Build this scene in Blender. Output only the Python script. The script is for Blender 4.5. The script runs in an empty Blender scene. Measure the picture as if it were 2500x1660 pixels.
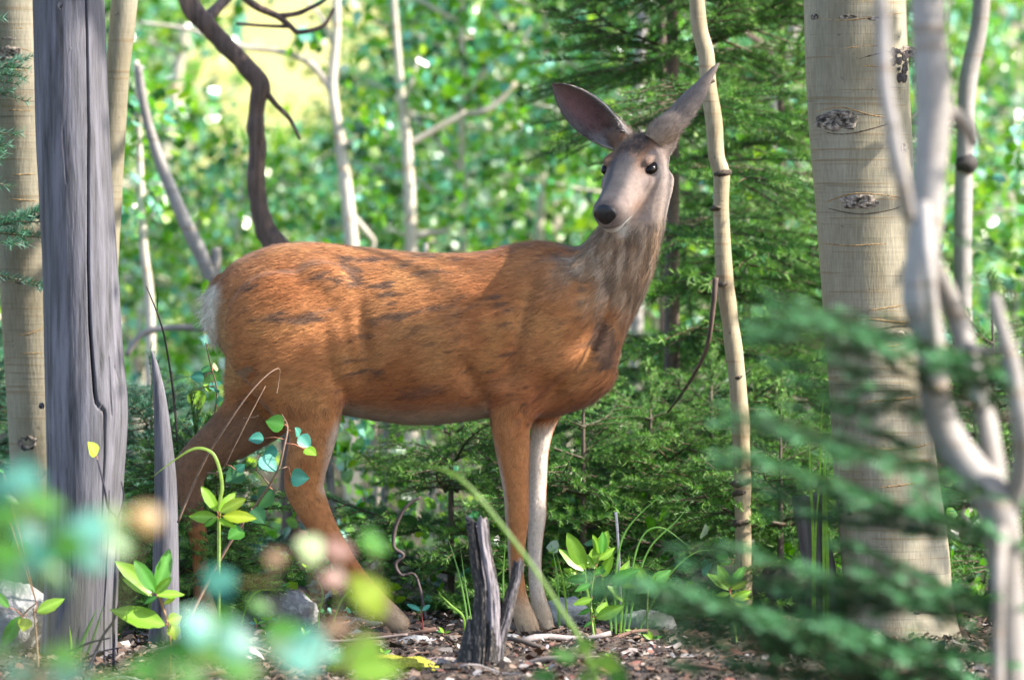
import bpy, math, random
import numpy as np
from mathutils import Vector, Matrix, kdtree

random.seed(7)
RNG = np.random.default_rng(7)
SC = bpy.context.scene
COL = SC.collection

# ------------------------------------------------------------------ camera
CAM_D, CAM_Z, AIM_Z = 14.0, 0.95, 0.721
cd = bpy.data.cameras.new("camera")
cam = bpy.data.objects.new("camera", cd)
COL.objects.link(cam)
PITCH = math.atan2(CAM_Z - AIM_Z, CAM_D)
cam.location = (0, -CAM_D, CAM_Z)
cam.rotation_euler = (math.pi / 2 - PITCH, 0, 0)
cd.sensor_width = 36.0
cd.lens = 36.0 * CAM_D / 2.5
cd.clip_start = 0.1
cd.clip_end = 2000
cd.dof.use_dof = True
cd.dof.focus_distance = CAM_D - 0.14
cd.dof.aperture_fstop = 3.3
cd.dof.aperture_blades = 0
SC.camera = cam

# ------------------------------------------------------------------ light
SUN_TO = Vector((0.78, -0.17, 0.60)).normalized()      # towards the sun
w = bpy.data.worlds.new("World")
SC.world = w
w.use_nodes = True
nt = w.node_tree
bg = nt.nodes["Background"]
sky = nt.nodes.new("ShaderNodeTexSky")
sky.sky_type = 'NISHITA'
sky.sun_disc = False
sky.sun_elevation = math.asin(SUN_TO.z)
sky.sun_rotation = math.atan2(SUN_TO.x, SUN_TO.y)
sky.air_density = 1.0
sky.dust_density = 1.0
nt.links.new(sky.outputs[0], bg.inputs[0])
bg.inputs[1].default_value = 0.15
sd = bpy.data.lights.new("sun", 'SUN')
sd.energy = 4.6
sd.angle = math.radians(0.53)
sd.color = (1.0, 0.93, 0.82)
sun = bpy.data.objects.new("sun", sd)
COL.objects.link(sun)
sun.rotation_euler = SUN_TO.to_track_quat('Z', 'Y').to_euler()
sun.location = (3, -2, 6)

vs = SC.view_settings
vs.view_transform = 'Standard'
vs.look = 'None'
vs.gamma = 1.0
vs.exposure = 1.5
vs.use_curve_mapping = False
cy = SC.cycles
cy.max_bounces = 5
cy.diffuse_bounces = 3
cy.glossy_bounces = 2
cy.transmission_bounces = 3
cy.transparent_max_bounces = 4
cy.sample_clamp_indirect = 6.0
cy.use_denoising = True
cy.use_adaptive_sampling = True
cy.adaptive_threshold = 0.015

# ------------------------------------------------------------------ helpers
K = 2500.0 / 2361.0            # photograph pixels are measured on a 2361 px wide view
_cp, _sp = math.cos(PITCH), math.sin(PITCH)
FWD = np.array([0, _cp, -_sp]); UPV = np.array([0, _sp, _cp]); RGT = np.array([1.0, 0, 0])


def W(dx, dy, Y=0.0):
    """the point of the place at depth Y (metres behind the doe) seen at (dx, dy)"""
    u = (dx * K - 1250) / 2500 * 2.5 / CAM_D
    v = (830 - dy * K) / 2500 * 2.5 / CAM_D
    d = FWD + u * RGT + v * UPV
    t = (CAM_D + Y) / d[1]
    return np.array([0, -CAM_D, CAM_Z]) + d * t


def S(Y):
    """metres per measured pixel at depth Y"""
    return K / 1000.0 * (CAM_D + Y) / CAM_D


def vnoise(P, scale=1.0, seed=0):
    """value noise in 0..1 for an n x 3 array"""
    Q = np.asarray(P, float) * scale + seed * 17.31
    i = np.floor(Q).astype(np.int64)
    f = Q - i
    f = f * f * (3 - 2 * f)

    def h(a, b, c):
        n = (a * 73856093) ^ (b * 19349663) ^ (c * 83492791) ^ (seed * 2654435761)
        n = (n ^ (n >> 13)) * 1274126177
        n = n ^ (n >> 16)
        return (n & 0xFFFF) / 65535.0
    x, y, z = i[:, 0], i[:, 1], i[:, 2]
    r = 0
    for a in (0, 1):
        for b in (0, 1):
            for c in (0, 1):
                wgt = (f[:, 0] if a else 1 - f[:, 0]) * (f[:, 1] if b else 1 - f[:, 1]) * (f[:, 2] if c else 1 - f[:, 2])
                r = r + wgt * h(x + a, y + b, z + c)
    return r


def fbm(P, scale=1.0, seed=0, n=4):
    a, r, t = 1.0, 0, 0
    for k in range(n):
        r = r + a * vnoise(P, scale * 2 ** k, seed + k)
        t += a
        a *= 0.5
    return r / t


def sstep(a, b, x):
    t = np.clip((np.asarray(x, float) - a) / (b - a), 0, 1)
    return t * t * (3 - 2 * t)


def norm(v):
    v = np.asarray(v, float)
    n = np.linalg.norm(v, axis=-1, keepdims=True)
    return v / np.maximum(n, 1e-9)


def catmull(P, n):
    """smooth curve through control rows, n samples per span"""
    P = np.asarray(P, float)
    Q = np.vstack([2 * P[0] - P[1], P, 2 * P[-1] - P[-2]])
    out = []
    for i in range(1, len(Q) - 2):
        p0, p1, p2, p3 = Q[i - 1], Q[i], Q[i + 1], Q[i + 2]
        for t in np.linspace(0, 1, n, endpoint=False):
            out.append(0.5 * (2 * p1 + (p2 - p0) * t + (2 * p0 - 5 * p1 + 4 * p2 - p3) * t * t + (3 * p1 - p0 - 3 * p2 + p3) * t ** 3))
    out.append(P[-1])
    return np.array(out)


def rings_to_mesh(R):
    """R: n x m x 3 rings -> verts, quads, closed by fans"""
    n, m = R.shape[:2]
    V = R.reshape(-1, 3)
    i = np.arange(n - 1)[:, None] * m
    j = np.arange(m)[None, :]
    j2 = (j + 1) % m
    F = np.stack([i + j, i + j2, i + m + j2, i + m + j], -1).reshape(-1, 4)
    c0, c1 = len(V), len(V) + 1
    V = np.vstack([V, R[0].mean(0), R[-1].mean(0)])
    jj = np.arange(m)
    j2 = (jj + 1) % m
    T = np.vstack([np.stack([np.full(m, c0), j2, jj], -1), np.stack([np.full(m, c1), (n - 1) * m + jj, (n - 1) * m + j2], -1)])
    return V, F, T


def frames(P):
    T = np.gradient(P, axis=0)
    T = norm(T)
    up = np.array([0, 1.0, 0]) if abs(T[0][1]) < 0.9 else np.array([1.0, 0, 0])
    N = []
    n = norm(np.cross(T[0], up))
    for t in T:
        n = norm(n - t * np.dot(n, t))
        N.append(n)
    N = np.array(N)
    return T, N, np.cross(T, N)


def tube(P, R, seg=8, rough=0.0, seed=0, rs=40.0):
    P = np.asarray(P, float)
    R = np.broadcast_to(np.asarray(R, float), (len(P),))
    T, N, B = frames(P)
    a = np.linspace(0, 2 * np.pi, seg, endpoint=False)
    ring = P[:, None] + R[:, None, None] * (np.cos(a)[None, :, None] * N[:, None] + np.sin(a)[None, :, None] * B[:, None])
    if rough:
        d = ring - P[:, None]
        q = fbm(ring.reshape(-1, 3), rs, seed, 3).reshape(ring.shape[:2])
        ring = P[:, None] + d * (1 + rough * (q - 0.5) * 2)[..., None]
    return rings_to_mesh(ring)


class MB:
    """collects vertices, faces and vertex colours of one mesh"""

    def __init__(s):
        s.V, s.F, s.C, s.n = [], [], [], 0

    def add(s, V, *Fs, col=(0.5, 0.5, 0.5)):
        V = np.asarray(V, float).reshape(-1, 3)
        s.V.append(V)
        c = np.asarray(col, float)
        s.C.append(np.broadcast_to(c, (len(V), 3)) if c.ndim == 1 else c)
        for F in Fs:
            if len(F):
                s.F.append(np.asarray(F, np.int64) + s.n)
        s.n += len(V)
        return s

    def tube(s, P, R, seg=6, col=(0.5, 0.5, 0.5), rough=0, seed=0, rs=40.0):
        return s.add(*tube(P, R, seg, rough, seed, rs), col=col)

    def mesh(s, name, smooth=True, origin=None, mat=None):
        V = np.vstack(s.V)
        C = np.vstack(s.C)
        if origin is not None:
            V = V - np.asarray(origin, float)
        me = bpy.data.meshes.new(name)
        tot = [F.shape[1] * np.ones(len(F), np.int32) for F in s.F]
        tot = np.concatenate(tot)
        loops = np.concatenate([F.reshape(-1) for F in s.F]).astype(np.int32)
        me.vertices.add(len(V))
        me.vertices.foreach_set("co", V.astype(np.float32).reshape(-1))
        me.loops.add(len(loops))
        me.loops.foreach_set("vertex_index", loops)
        me.polygons.add(len(tot))
        st = np.concatenate([[0], np.cumsum(tot)[:-1]]).astype(np.int32)
        me.polygons.foreach_set("loop_start", st)
        if smooth:
            me.polygons.foreach_set("use_smooth", np.ones(len(tot), bool))
        me.update(calc_edges=True)
        at = me.color_attributes.new("col", 'FLOAT_COLOR', 'POINT')
        at.data.foreach_set("color", np.hstack([C, np.ones((len(C), 1))]).astype(np.float32).reshape(-1))
        if mat:
            me.materials.append(mat)
        return me

    def build(s, name, mat, parent=None, smooth=True, origin=None):
        if parent is not None and origin is None:
            origin = np.array(parent.matrix_world.translation) if parent.parent is None else np.array(parent.location) + np.array(parent.parent.location)
        me = s.mesh(name, smooth, origin, mat)
        o = bpy.data.objects.new(name, me)
        COL.objects.link(o)
        if parent is not None:
            o.parent = parent
        elif origin is not None:
            o.location = origin
        return o


def link(name, me, parent=None, mw=None):
    o = bpy.data.objects.new(name, me)
    COL.objects.link(o)
    if parent is not None:
        o.parent = parent
    if mw is not None:
        o.matrix_local = mw
    return o


def tag(o, label=None, cat=None, group=None, kind=None):
    if label: o["label"] = label
    if cat: o["category"] = cat
    if group: o["group"] = group
    if kind: o["kind"] = kind
    return o


def thing(name, loc, label, cat, group=None):
    o = bpy.data.objects.new(name, None)
    COL.objects.link(o)
    o.location = Vector(loc)
    o.empty_display_size = 0.1
    bpy.context.view_layer.update() if False else None
    o.matrix_world = Matrix.Translation(Vector(loc))
    return tag(o, label, cat, group)


# ------------------------------------------------------------------ materials
def new_mat(name):
    m = bpy.data.materials.new(name)
    m.use_nodes = True
    t = m.node_tree
    return m, t, t.nodes["Principled BSDF"], t.nodes["Material Output"]


def nd(t, kind, **kw):
    n = t.nodes.new(kind)
    for k, v in kw.items():
        if k == 'inp':
            for a, b in v.items():
                n.inputs[a].default_value = b
        else:
            setattr(n, k, v)
    return n


def ramp(t, fac, stops, interp='LINEAR'):
    r = nd(t, 'ShaderNodeValToRGB')
    e = r.color_ramp.elements
    r.color_ramp.interpolation = interp
    while len(e) > 1:
        e.remove(e[0])
    for i, (p, c) in enumerate(stops):
        x = e[0] if i == 0 else e.new(p)
        x.position = p
        x.color = (c, c, c, 1) if isinstance(c, (int, float)) else (*c, 1)
    t.links.new(fac, r.inputs[0])
    return r.outputs[0]


def noise_tex(t, scale=(1, 1, 1), sc=5.0, detail=4.0, rough=0.55, coord='Object', dist=0.0, loc=(0, 0, 0)):
    tc = nd(t, 'ShaderNodeTexCoord')
    mp = nd(t, 'ShaderNodeMapping')
    mp.inputs['Scale'].default_value = scale
    mp.inputs['Location'].default_value = loc
    t.links.new(tc.outputs[coord], mp.inputs[0])
    n = nd(t, 'ShaderNodeTexNoise')
    n.inputs['Scale'].default_value = sc
    n.inputs['Detail'].default_value = detail
    n.inputs['Roughness'].default_value = rough
    n.inputs['Distortion'].default_value = dist
    t.links.new(mp.outputs[0], n.inputs['Vector'])
    return n.outputs['Fac']


def mix(t, fac, a, b, mode='MIX'):
    m = nd(t, 'ShaderNodeMix', data_type='RGBA', blend_type=mode)
    for sock, v in ((m.inputs[0], fac), (m.inputs[6], a), (m.inputs[7], b)):
        if isinstance(v, (int, float)):
            sock.default_value = v
        elif isinstance(v, tuple):
            sock.default_value = (*v, 1)
        else:
            t.links.new(v, sock)
    return m.outputs[2]


def bump(t, bsdf, h, strength=0.5, dist=0.01):
    b = nd(t, 'ShaderNodeBump')
    b.inputs['Strength'].default_value = strength
    b.inputs['Distance'].default_value = dist
    t.links.new(h, b.inputs['Height'])
    t.links.new(b.outputs[0], bsdf.inputs['Normal'])


def attr(t, name="col"):
    a = nd(t, 'ShaderNodeAttribute', attribute_name=name)
    return a.outputs['Color']


def leaf_mat(name, rough=0.4, spec=0.5, trans=0.35, tint=(1.0, 1.15, 0.45), gain=1.6):
    m, t, b, out = new_mat(name)
    a = attr(t)
    n = noise_tex(t, (1, 1, 1), 60, 2)
    c = mix(t, 1.0, a, ramp(t, n, [(0.3, 0.8), (0.7, 1.15)]), 'MULTIPLY')
    t.links.new(c, b.inputs['Base Color'])
    b.inputs['Roughness'].default_value = rough
    b.inputs['Specular IOR Level'].default_value = spec
    tr = nd(t, 'ShaderNodeBsdfTranslucent')
    c2 = mix(t, 1.0, c, tuple(x * gain for x in tint), 'MULTIPLY')
    t.links.new(c2, tr.inputs[0])
    ms = nd(t, 'ShaderNodeMixShader')
    ms.inputs[0].default_value = trans
    t.links.new(b.outputs[0], ms.inputs[1])
    t.links.new(tr.outputs[0], ms.inputs[2])
    t.links.new(ms.outputs[0], out.inputs[0])
    return m


def attr_mat(name, rough=0.7, spec=0.3, nscale=80, lo=0.75, hi=1.2, bstr=0.0):
    m, t, b, out = new_mat(name)
    n = noise_tex(t, (1, 1, 1), nscale, 4)
    c = mix(t, 1.0, attr(t), ramp(t, n, [(0.3, lo), (0.7, hi)]), 'MULTIPLY')
    t.links.new(c, b.inputs['Base Color'])
    b.inputs['Roughness'].default_value = rough
    b.inputs['Specular IOR Level'].default_value = spec
    if bstr:
        bump(t, b, n, bstr, 0.004)
    return m
# ------------------------------------------------------------------ the doe
import openvdb as vdb

VOX = 0.006


def to_grid(V, F, T, lo, dims):
    tf = vdb.createLinearTransform(VOX)
    g = vdb.FloatGrid.createLevelSetFromPolygons(np.ascontiguousarray(V - lo, np.float32), triangles=np.ascontiguousarray(T, np.uint32), quads=np.ascontiguousarray(F, np.uint32), transform=tf, halfWidth=9.0)
    a = np.empty(dims, np.float32)
    g.copyToArray(a, ijk=(0, 0, 0))
    return a


def smin(a, b, k):
    h = np.clip(0.5 + 0.5 * (b - a) / k, 0, 1)
    return b * (1 - h) + a * h - k * h * (1 - h)


def lofted(rows, seg=28, n=5, p=2.2):
    """rows: dx, dy, half thickness in the picture plane (px), half depth (m), Y; ring across the path"""
    C = catmull(np.array([list(W(r[0], r[1], r[4])) + [r[2] * S(r[4]), r[3]] for r in rows]), n)
    P, R, D = C[:, :3], C[:, 3], C[:, 4]
    T = norm(np.gradient(P, axis=0))
    side = np.array([0, 1.0, 0])
    A = norm(np.cross(T, side))
    B = norm(np.cross(A, T))
    a = np.linspace(0, 2 * np.pi, seg, endpoint=False)
    ca, sa = np.sign(np.cos(a)) * np.abs(np.cos(a)) ** (2 / p), np.sign(np.sin(a)) * np.abs(np.sin(a)) ** (2 / p)
    ring = P[:, None] + A[:, None] * (R[:, None] * ca)[..., None] + B[:, None] * (D[:, None] * sa)[..., None]
    return ring, P, T


def ellipsoid(c, ax, seg=20):
    """ax: 3x3 rows of half axes"""
    th = np.linspace(0.02, math.pi - 0.02, 14)
    a = np.linspace(0, 2 * np.pi, seg, endpoint=False)
    q = np.stack([np.cos(th)[:, None] * np.ones(seg), np.sin(th)[:, None] * np.cos(a), np.sin(th)[:, None] * np.sin(a)], -1)
    return np.asarray(c) + q @ np.asarray(ax)


PARTS = []        # (rings, blend, part id, flow samples)


def part(ring, k, pid, P=None, flow=None):
    PARTS.append((ring, k, pid, P, flow))


# trunk: (dx, top, bottom, half width m, yc)
TR = [(497, 672, 720, .035, .02), (508, 640, 790, .085, .02), (535, 608, 840, .118, .015), (580, 583, 885, .14, .01), (640, 564, 925, .152, .005), (720, 559, 948, .155, 0),
      (800, 566, 958, .158, 0), (880, 575, 972, .166, 0), (960, 582, 980, .17, -.005), (1050, 584, 974, .168, -.01), (1120, 578, 964, .158, -.015), (1185, 562, 956, .145, -.02), (1240, 556, 952, .135, -.025),
      (1300, 566, 945, .125, -.03), (1350, 610, 930, .112, -.035), (1390, 690, 908, .09, -.04), (1412, 775, 888, .055, -.04), (1420, 815, 868, .025, -.04)]
C_ = catmull(np.array(TR, float), 4)
seg = 40
aa = np.linspace(0, 2 * np.pi, seg, endpoint=False)
rg = []
for dx, tp, bt, hw, yc in C_:
    top, bot = W(dx, tp, yc), W(dx, bt, yc)
    cz, hz = (top[2] + bot[2]) / 2, (top[2] - bot[2]) / 2
    c, s_ = np.cos(aa), np.sin(aa)
    pz = cz + hz * np.sign(s_) * np.abs(s_) ** 0.9
    # a little narrower on top than at mid belly
    wy = hw * np.sign(c) * np.abs(c) ** 0.9 * (1 - 0.22 * np.clip(s_, 0, 1) ** 1.5)
    rg.append(np.stack([np.full(seg, top[0]), yc + wy, pz], -1))
rg = np.array(rg)
TP = np.stack([rg[:, :, 0].mean(1), C_[:, 4], rg[:, :, 2].mean(1)], -1)
part(rg, .02, 0, rg[::2, ::4].reshape(-1, 3), (-1, 0, -.22))

# neck
NK = [(1235, 790, 165, .10, -.03), (1300, 735, 150, .115, -.035), (1352, 690, 126, .112, -.045), (1400, 640, 99, .098, -.05), (1436, 580, 82, .085, -.055), (1460, 520, 70, .075, -.055), (1478, 455, 66, .068, -.045), (1494, 395, 58, .058, -.035)]
ring, P, T = lofted(NK, n=5)
part(ring, .04, 1, ring[10:25, ::4].reshape(-1, 3), np.repeat(-T[10:25], 7, 0))

# legs: (dx, dy, r px, depth m, Y)
NF = [(1225, 800, 92, .05, -.10), (1205, 870, 84, .052, -.108), (1188, 930, 60, .048, -.108), (1178, 982, 46, .042, -.104), (1182, 1040, 40, .036, -.10), (1187, 1100, 33, .031, -.10), (1191, 1150, 29, .029, -.10), (1192, 1192, 28, .029, -.10),
      (1192, 1235, 23, .024, -.10), (1190, 1290, 18.5, .019, -.10), (1192, 1340, 18.5, .019, -.10), (1197, 1385, 22, .022, -.10), (1206, 1415, 25, .026, -.102), (1217, 1445, 26, .028, -.105), (1222, 1461, 25, .028, -.106)]
FF = [(1285, 850, 60, .045, .06), (1268, 910, 46, .042, .065), (1253, 982, 27, .034, .065), (1242, 1040, 24, .03, .065), (1240, 1100, 22, .028, .065), (1238, 1150, 22, .027, .065), (1238, 1185, 23, .027, .065), (1235, 1225, 20, .023, .065),
      (1233, 1275, 17, .018, .065), (1234, 1330, 17, .018, .065), (1242, 1385, 20, .021, .065), (1250, 1415, 22, .024, .065), (1258, 1442, 20, .026, .065), (1260, 1456, 19, .026, .065)]
NH = [(665, 720, 120, .06, -.085), (672, 800, 128, .07, -.098), (692, 880, 106, .068, -.105), (715, 945, 78, .056, -.108), (722, 1000, 57, .045, -.108), (712, 1050, 51, .037, -.106), (702, 1095, 48, .033, -.104), (703, 1128, 46, .031, -.103), (718, 1165, 40, .03, -.103), (738, 1205, 35, .027, -.103), (766, 1252, 30, .023, -.103), (802, 1305, 26, .021, -.103),
      (838, 1350, 24, .021, -.103), (872, 1390, 25, .023, -.103), (898, 1415, 26, .026, -.103), (922, 1438, 24, .028, -.103), (934, 1449, 20, .028, -.103)]
FH = [(640, 820, 118, .06, .08), (600, 930, 92, .055, .085), (560, 980, 70, .046, .09), (510, 1018, 56, .04, .09), (462, 1052, 44, .034, .09), (436, 1090, 40, .031, .09), (438, 1140, 32, .027, .09), (450, 1200, 25, .022, .09), (460, 1260, 21, .02, .09),
      (464, 1320, 19, .019, .09), (466, 1365, 22, .021, .09), (474, 1400, 24, .024, .09), (484, 1425, 22, .026, .09), (488, 1436, 20, .026, .09)]
for i, (L, k) in enumerate(((NF, .014), (FF, .018), (NH, .022), (FH, .02))):
    ring, P, T = lofted(L, seg=22, n=4, p=2.0)
    part(ring, k, 2 + i, P, T)


def img_ell(dx, dy, rx, rz, ry, Y, rot=0.0):
    c = W(dx, dy, Y)
    s, r = S(Y), math.radians(rot)
    return ellipsoid(c, [[rx * s * math.cos(r), 0, rx * s * math.sin(r)], [0, ry, 0], [-rz * s * math.sin(r), 0, rz * s * math.cos(r)]])


# muscles: shoulder blade, upper arm, elbow, thigh, hip bone, knee of the hind leg, brisket
part(img_ell(1255, 745, 80, 140, .045, -.125, -12), .035, 0)
part(img_ell(1300, 830, 78, 50, .055, -.112, 25), .028, 0)
part(img_ell(1152, 898, 38, 28, .036, -.130, 20), .016, 0)
part(img_ell(648, 775, 128, 150, .056, -.128, 10), .022, 0)
part(img_ell(640, 770, 122, 150, .05, .125, 10), .045, 0)
part(img_ell(748, 650, 52, 40, .03, -.118, -20), .04, 0)
part(img_ell(780, 795, 30, 85, .034, -.132, 8), .014, 0)
part(img_ell(1335, 890, 80, 44, .085, -.045, 28), .022, 0)
part(img_ell(1250, 930, 75, 30, .09, -.02, 8), .03, 0)
# tail
TL = [(515, 640, 18, .02, .03), (494, 680, 19, .022, .02), (486, 725, 16, .02, .01), (490, 765, 11, .014, .0), (494, 795, 6, .007, 0)]
ring, P, T = lofted(TL, seg=14, n=4, p=2)
part(ring, .015, 9, P, T)

# head, in its own frame: f forward, u up, l towards the picture's right
TH, PI_ = math.radians(27), math.radians(26)
hh = np.array([-math.sin(TH), -math.cos(TH), 0])
HF = math.cos(PI_) * hh + np.array([0, 0, -math.sin(PI_)])
HU = math.sin(PI_) * hh + np.array([0, 0, math.cos(PI_)])
HL = np.array([math.cos(TH), -math.sin(TH), 0])
EYE = W(1453, 392, -.09)


def H(s, l, u):
    return EYE + HF * s + HL * l + HU * u


HD = [(-.135, -.008, .032, .03), (-.11, -.004, .056, .050), (-.07, -.010, .070, .064), (-.03, -.019, .0735, .070), (.01, -.028, .069, .067), (.04, -.034, .060, .063), (.07, -.039, .0515, .058), (.10, -.043, .0455, .052), (.128, -.045, .0425, .047), (.15, -.0465, .041, .043), (.166, -.0475, .0365, .037), (.178, -.0485, .0235, .026)]
C_ = catmull(np.array(HD), 4)
hr = []
for s_, uc, hw, hz in C_:
    c, sn = np.cos(aa), np.sin(aa)
    # narrower towards the jaw below, flat on top
    wl = hw * np.sign(c) * np.abs(c) ** 0.85 * np.where(sn < 0, 1 - 0.38 * np.abs(sn) ** 1.2, 1 - .12 * sn)
    wu = hz * np.sign(sn) * np.abs(sn) ** 0.85
    hr.append(H(s_, 0, uc) + wl[:, None] * HL + wu[:, None] * HU)
hr = np.array(hr)
part(hr, .018, 10, hr[::2, ::5].reshape(-1, 3), -HF + 0.25 * np.array([0, 0, 0]))


def head_ell(s, l, u, rs, rl, ru):
    return ellipsoid(H(s, l, u), [HF * rs, HL * rl, HU * ru])


for sg in (-1, 1):
    part(head_ell(-.008, sg * .056, .025, .030, .013, .009), .012, 10)      # brow
    part(head_ell(.014, sg * .058, -.022, .034, .012, .013), .014, 10)      # cheek bone
    part(head_ell(-.045, sg * .048, -.062, .046, .02, .034), .022, 10)      # jaw angle
    part(head_ell(-.092, sg * .052, .030, .024, .022, .024), .018, 10)     # ear root
    part(head_ell(.148, sg * .022, -.034, .02, .015, .016), .012, 10)      # nostril wing
part(head_ell(.138, 0, -.086, .028, .018, .011), .012, 10)                 # chin

E1B, E1T = H(-.082, -.042, .028), W(1268, 203, -.03)
E2B, E2T = H(-.085, .042, .026), W(1666, 158, -.02)
for b0, t0, rs_e in ((E1B, E1T, .55), (E2B, E2T, 1.0)):
    ax_ = t0 - b0
    Pq = np.array([b0 - ax_ * .06, b0 + ax_ * .02, b0 + ax_ * .10, b0 + ax_ * .18, b0 + ax_ * .24])
    T_, N_, B_ = frames(Pq)
    rr_q = np.array([.020, .029, .029, .024, .012]) * rs_e
    part(Pq[:, None] + rr_q[:, None, None] * (np.cos(aa)[None, :, None] * N_[:, None] + np.sin(aa)[None, :, None] * B_[:, None] * .8), .02, 10)

allv = np.vstack([p[0].reshape(-1, 3) for p in PARTS])
LO = allv.min(0) - 0.05
DIM = tuple(int(x) for x in np.ceil((allv.max(0) - LO + 0.05) / VOX))
field = None
for ring, k, pid, P, fl in PARTS:
    V, F, T = rings_to_mesh(ring)
    a = to_grid(V, F, T, LO, DIM)
    field = a if field is None else smin(field, a, k)
# eye sockets
gx = [LO[i] + VOX * np.arange(DIM[i]) for i in range(3)]
for sg in (-1, 1):
    c = H(0.0, sg * .0745, .006)
    i0 = [max(0, int((c[i] - LO[i] - .04) / VOX)) for i in range(3)]
    i1 = [int((c[i] - LO[i] + .04) / VOX) for i in range(3)]
    sub = tuple(slice(a, b) for a, b in zip(i0, i1))
    X, Yy, Z = np.meshgrid(*[gx[i][sub[i]] for i in range(3)], indexing='ij')
    d = np.stack([X, Yy, Z], -1) - c
    q = np.sqrt((d @ HF / .0225) ** 2 + (d @ HL / .012) ** 2 + (d @ HU / .0155) ** 2)
    sd_ = (q - 1) * .0135
    field[sub] = -smin(-field[sub], sd_, .008)
def carve(dx, dy, rx, rz, ry, Y, rot, k=.02):
    """presses a soft fold into the surface"""
    c = W(dx, dy, Y)
    s = S(Y)
    m_ = max(rx * s, rz * s, ry) + .05
    i0 = [max(0, int((c[i] - LO[i] - m_) / VOX)) for i in range(3)]
    i1 = [min(DIM[i], int((c[i] - LO[i] + m_) / VOX)) for i in range(3)]
    sub = tuple(slice(a, b) for a, b in zip(i0, i1))
    X, Yy, Z = np.meshgrid(*[gx[i][sub[i]] for i in range(3)], indexing='ij')
    d = np.stack([X, Yy, Z], -1) - c
    ro = math.radians(rot)
    a1, a2 = np.array([math.cos(ro), 0, math.sin(ro)]), np.array([-math.sin(ro), 0, math.cos(ro)])
    q = np.sqrt((d @ a1 / (rx * s)) ** 2 + (d[..., 1] / ry) ** 2 + (d @ a2 / (rz * s)) ** 2)
    sdv = (q - 1) * min(rx * s, rz * s, ry)
    field[sub] = -smin(-field[sub], sdv, k)


carve(842, 790, 16, 130, .030, -.178, 6)            # flank fold before the thigh
carve(838, 905, 20, 60, .030, -.165, 12)
carve(1098, 905, 26, 70, .034, -.170, 20)           # behind the elbow
carve(1262, 915, 13, 70, .040, -.165, -52)          # between foreleg and brisket
carve(1215, 700, 10, 120, .018, -.172, -14, .03)    # shoulder blade edge
carve(1385, 770, 16, 80, .028, -.150, -28)          # jugular furrow
carve(560, 905, 24, 60, .04, -.15, -25)             # behind the thigh
g = vdb.FloatGrid(float(field.max()))
g.copyFromArray(np.ascontiguousarray(field))
g.transform = vdb.createLinearTransform(VOX)
pts, tris, quads = g.convertToPolygons(isovalue=0.0, adaptivity=0.0)
BV = np.array(pts, float) + LO
BQ = np.array(quads, np.int64).reshape(-1, 4)[:, ::-1]
BT = np.array(tris, np.int64).reshape(-1, 3)[:, ::-1]


def smooth_mesh(V, Q, it, lam=0.5):
    e = np.vstack([Q[:, [0, 1]], Q[:, [1, 2]], Q[:, [2, 3]], Q[:, [3, 0]]])
    e = np.vstack([e, e[:, ::-1]])
    cnt = np.bincount(e[:, 0], minlength=len(V)).astype(float)
    for _ in range(it):
        s = np.stack([np.bincount(e[:, 0], weights=V[e[:, 1], i], minlength=len(V)) for i in range(3)], -1)
        V = V + lam * (s / np.maximum(cnt, 1)[:, None] - V)
    return V


BV = smooth_mesh(BV, BQ, 3)


def vert_normals(V, Q):
    n = np.cross(V[Q[:, 2]] - V[Q[:, 0]], V[Q[:, 3]] - V[Q[:, 1]])
    N = np.zeros_like(V)
    for c in range(Q.shape[1]):
        for i in range(3):
            N[:, i] += np.bincount(Q[:, c], weights=n[:, i], minlength=len(V))
    return norm(N)


BN = vert_normals(BV, BQ)
if np.mean(np.einsum('ij,ij->i', BN, BV - BV.mean(0))) < 0:
    BQ = BQ[:, ::-1]; BT = BT[:, ::-1]; BN = -BN

# nearest skeleton sample -> part id and the way the coat lies
smp, sid, sfl = [], [], []
for ring, k, pid, P, fl in PARTS:
    if P is None:
        continue
    f = np.asarray(fl, float)
    f = np.broadcast_to(f, P.shape) if f.ndim == 1 else f
    smp.append(P); sid.append(np.full(len(P), pid)); sfl.append(f)
smp, sid, sfl = np.vstack(smp), np.concatenate(sid), np.vstack(sfl)


def nearest(P):
    out = np.empty(len(P), np.int64)
    for i in range(0, len(P), 4000):
        d = ((P[i:i + 4000, None, :] - smp[None]) ** 2).sum(-1)
        out[i:i + 4000] = d.argmin(1)
    return out


def to_px(P):
    d = P - np.array([0, -CAM_D, CAM_Z])
    z = d @ FWD
    return (1250 + (d @ RGT) / z * CAM_D / 2.5 * 2500) / K, (830 - (d @ UPV) / z * CAM_D / 2.5 * 2500) / K


NI = nearest(BV)
BPID = sid[NI]
BFL = sfl[NI].copy()
# smooth the flow
for i in range(3):
    pass
BFL = smooth_mesh(norm(BFL), BQ, 12)
PW = {}
for k0 in (0, 3, 6, 9):
    cols = [min(k0 + j, 10) for j in range(3)]
    w_ = smooth_mesh(np.stack([(BPID == c) * 1.0 for c in cols], -1), BQ, 10)
    for j, c in enumerate(cols):
        PW[c] = w_[:, j]


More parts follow.
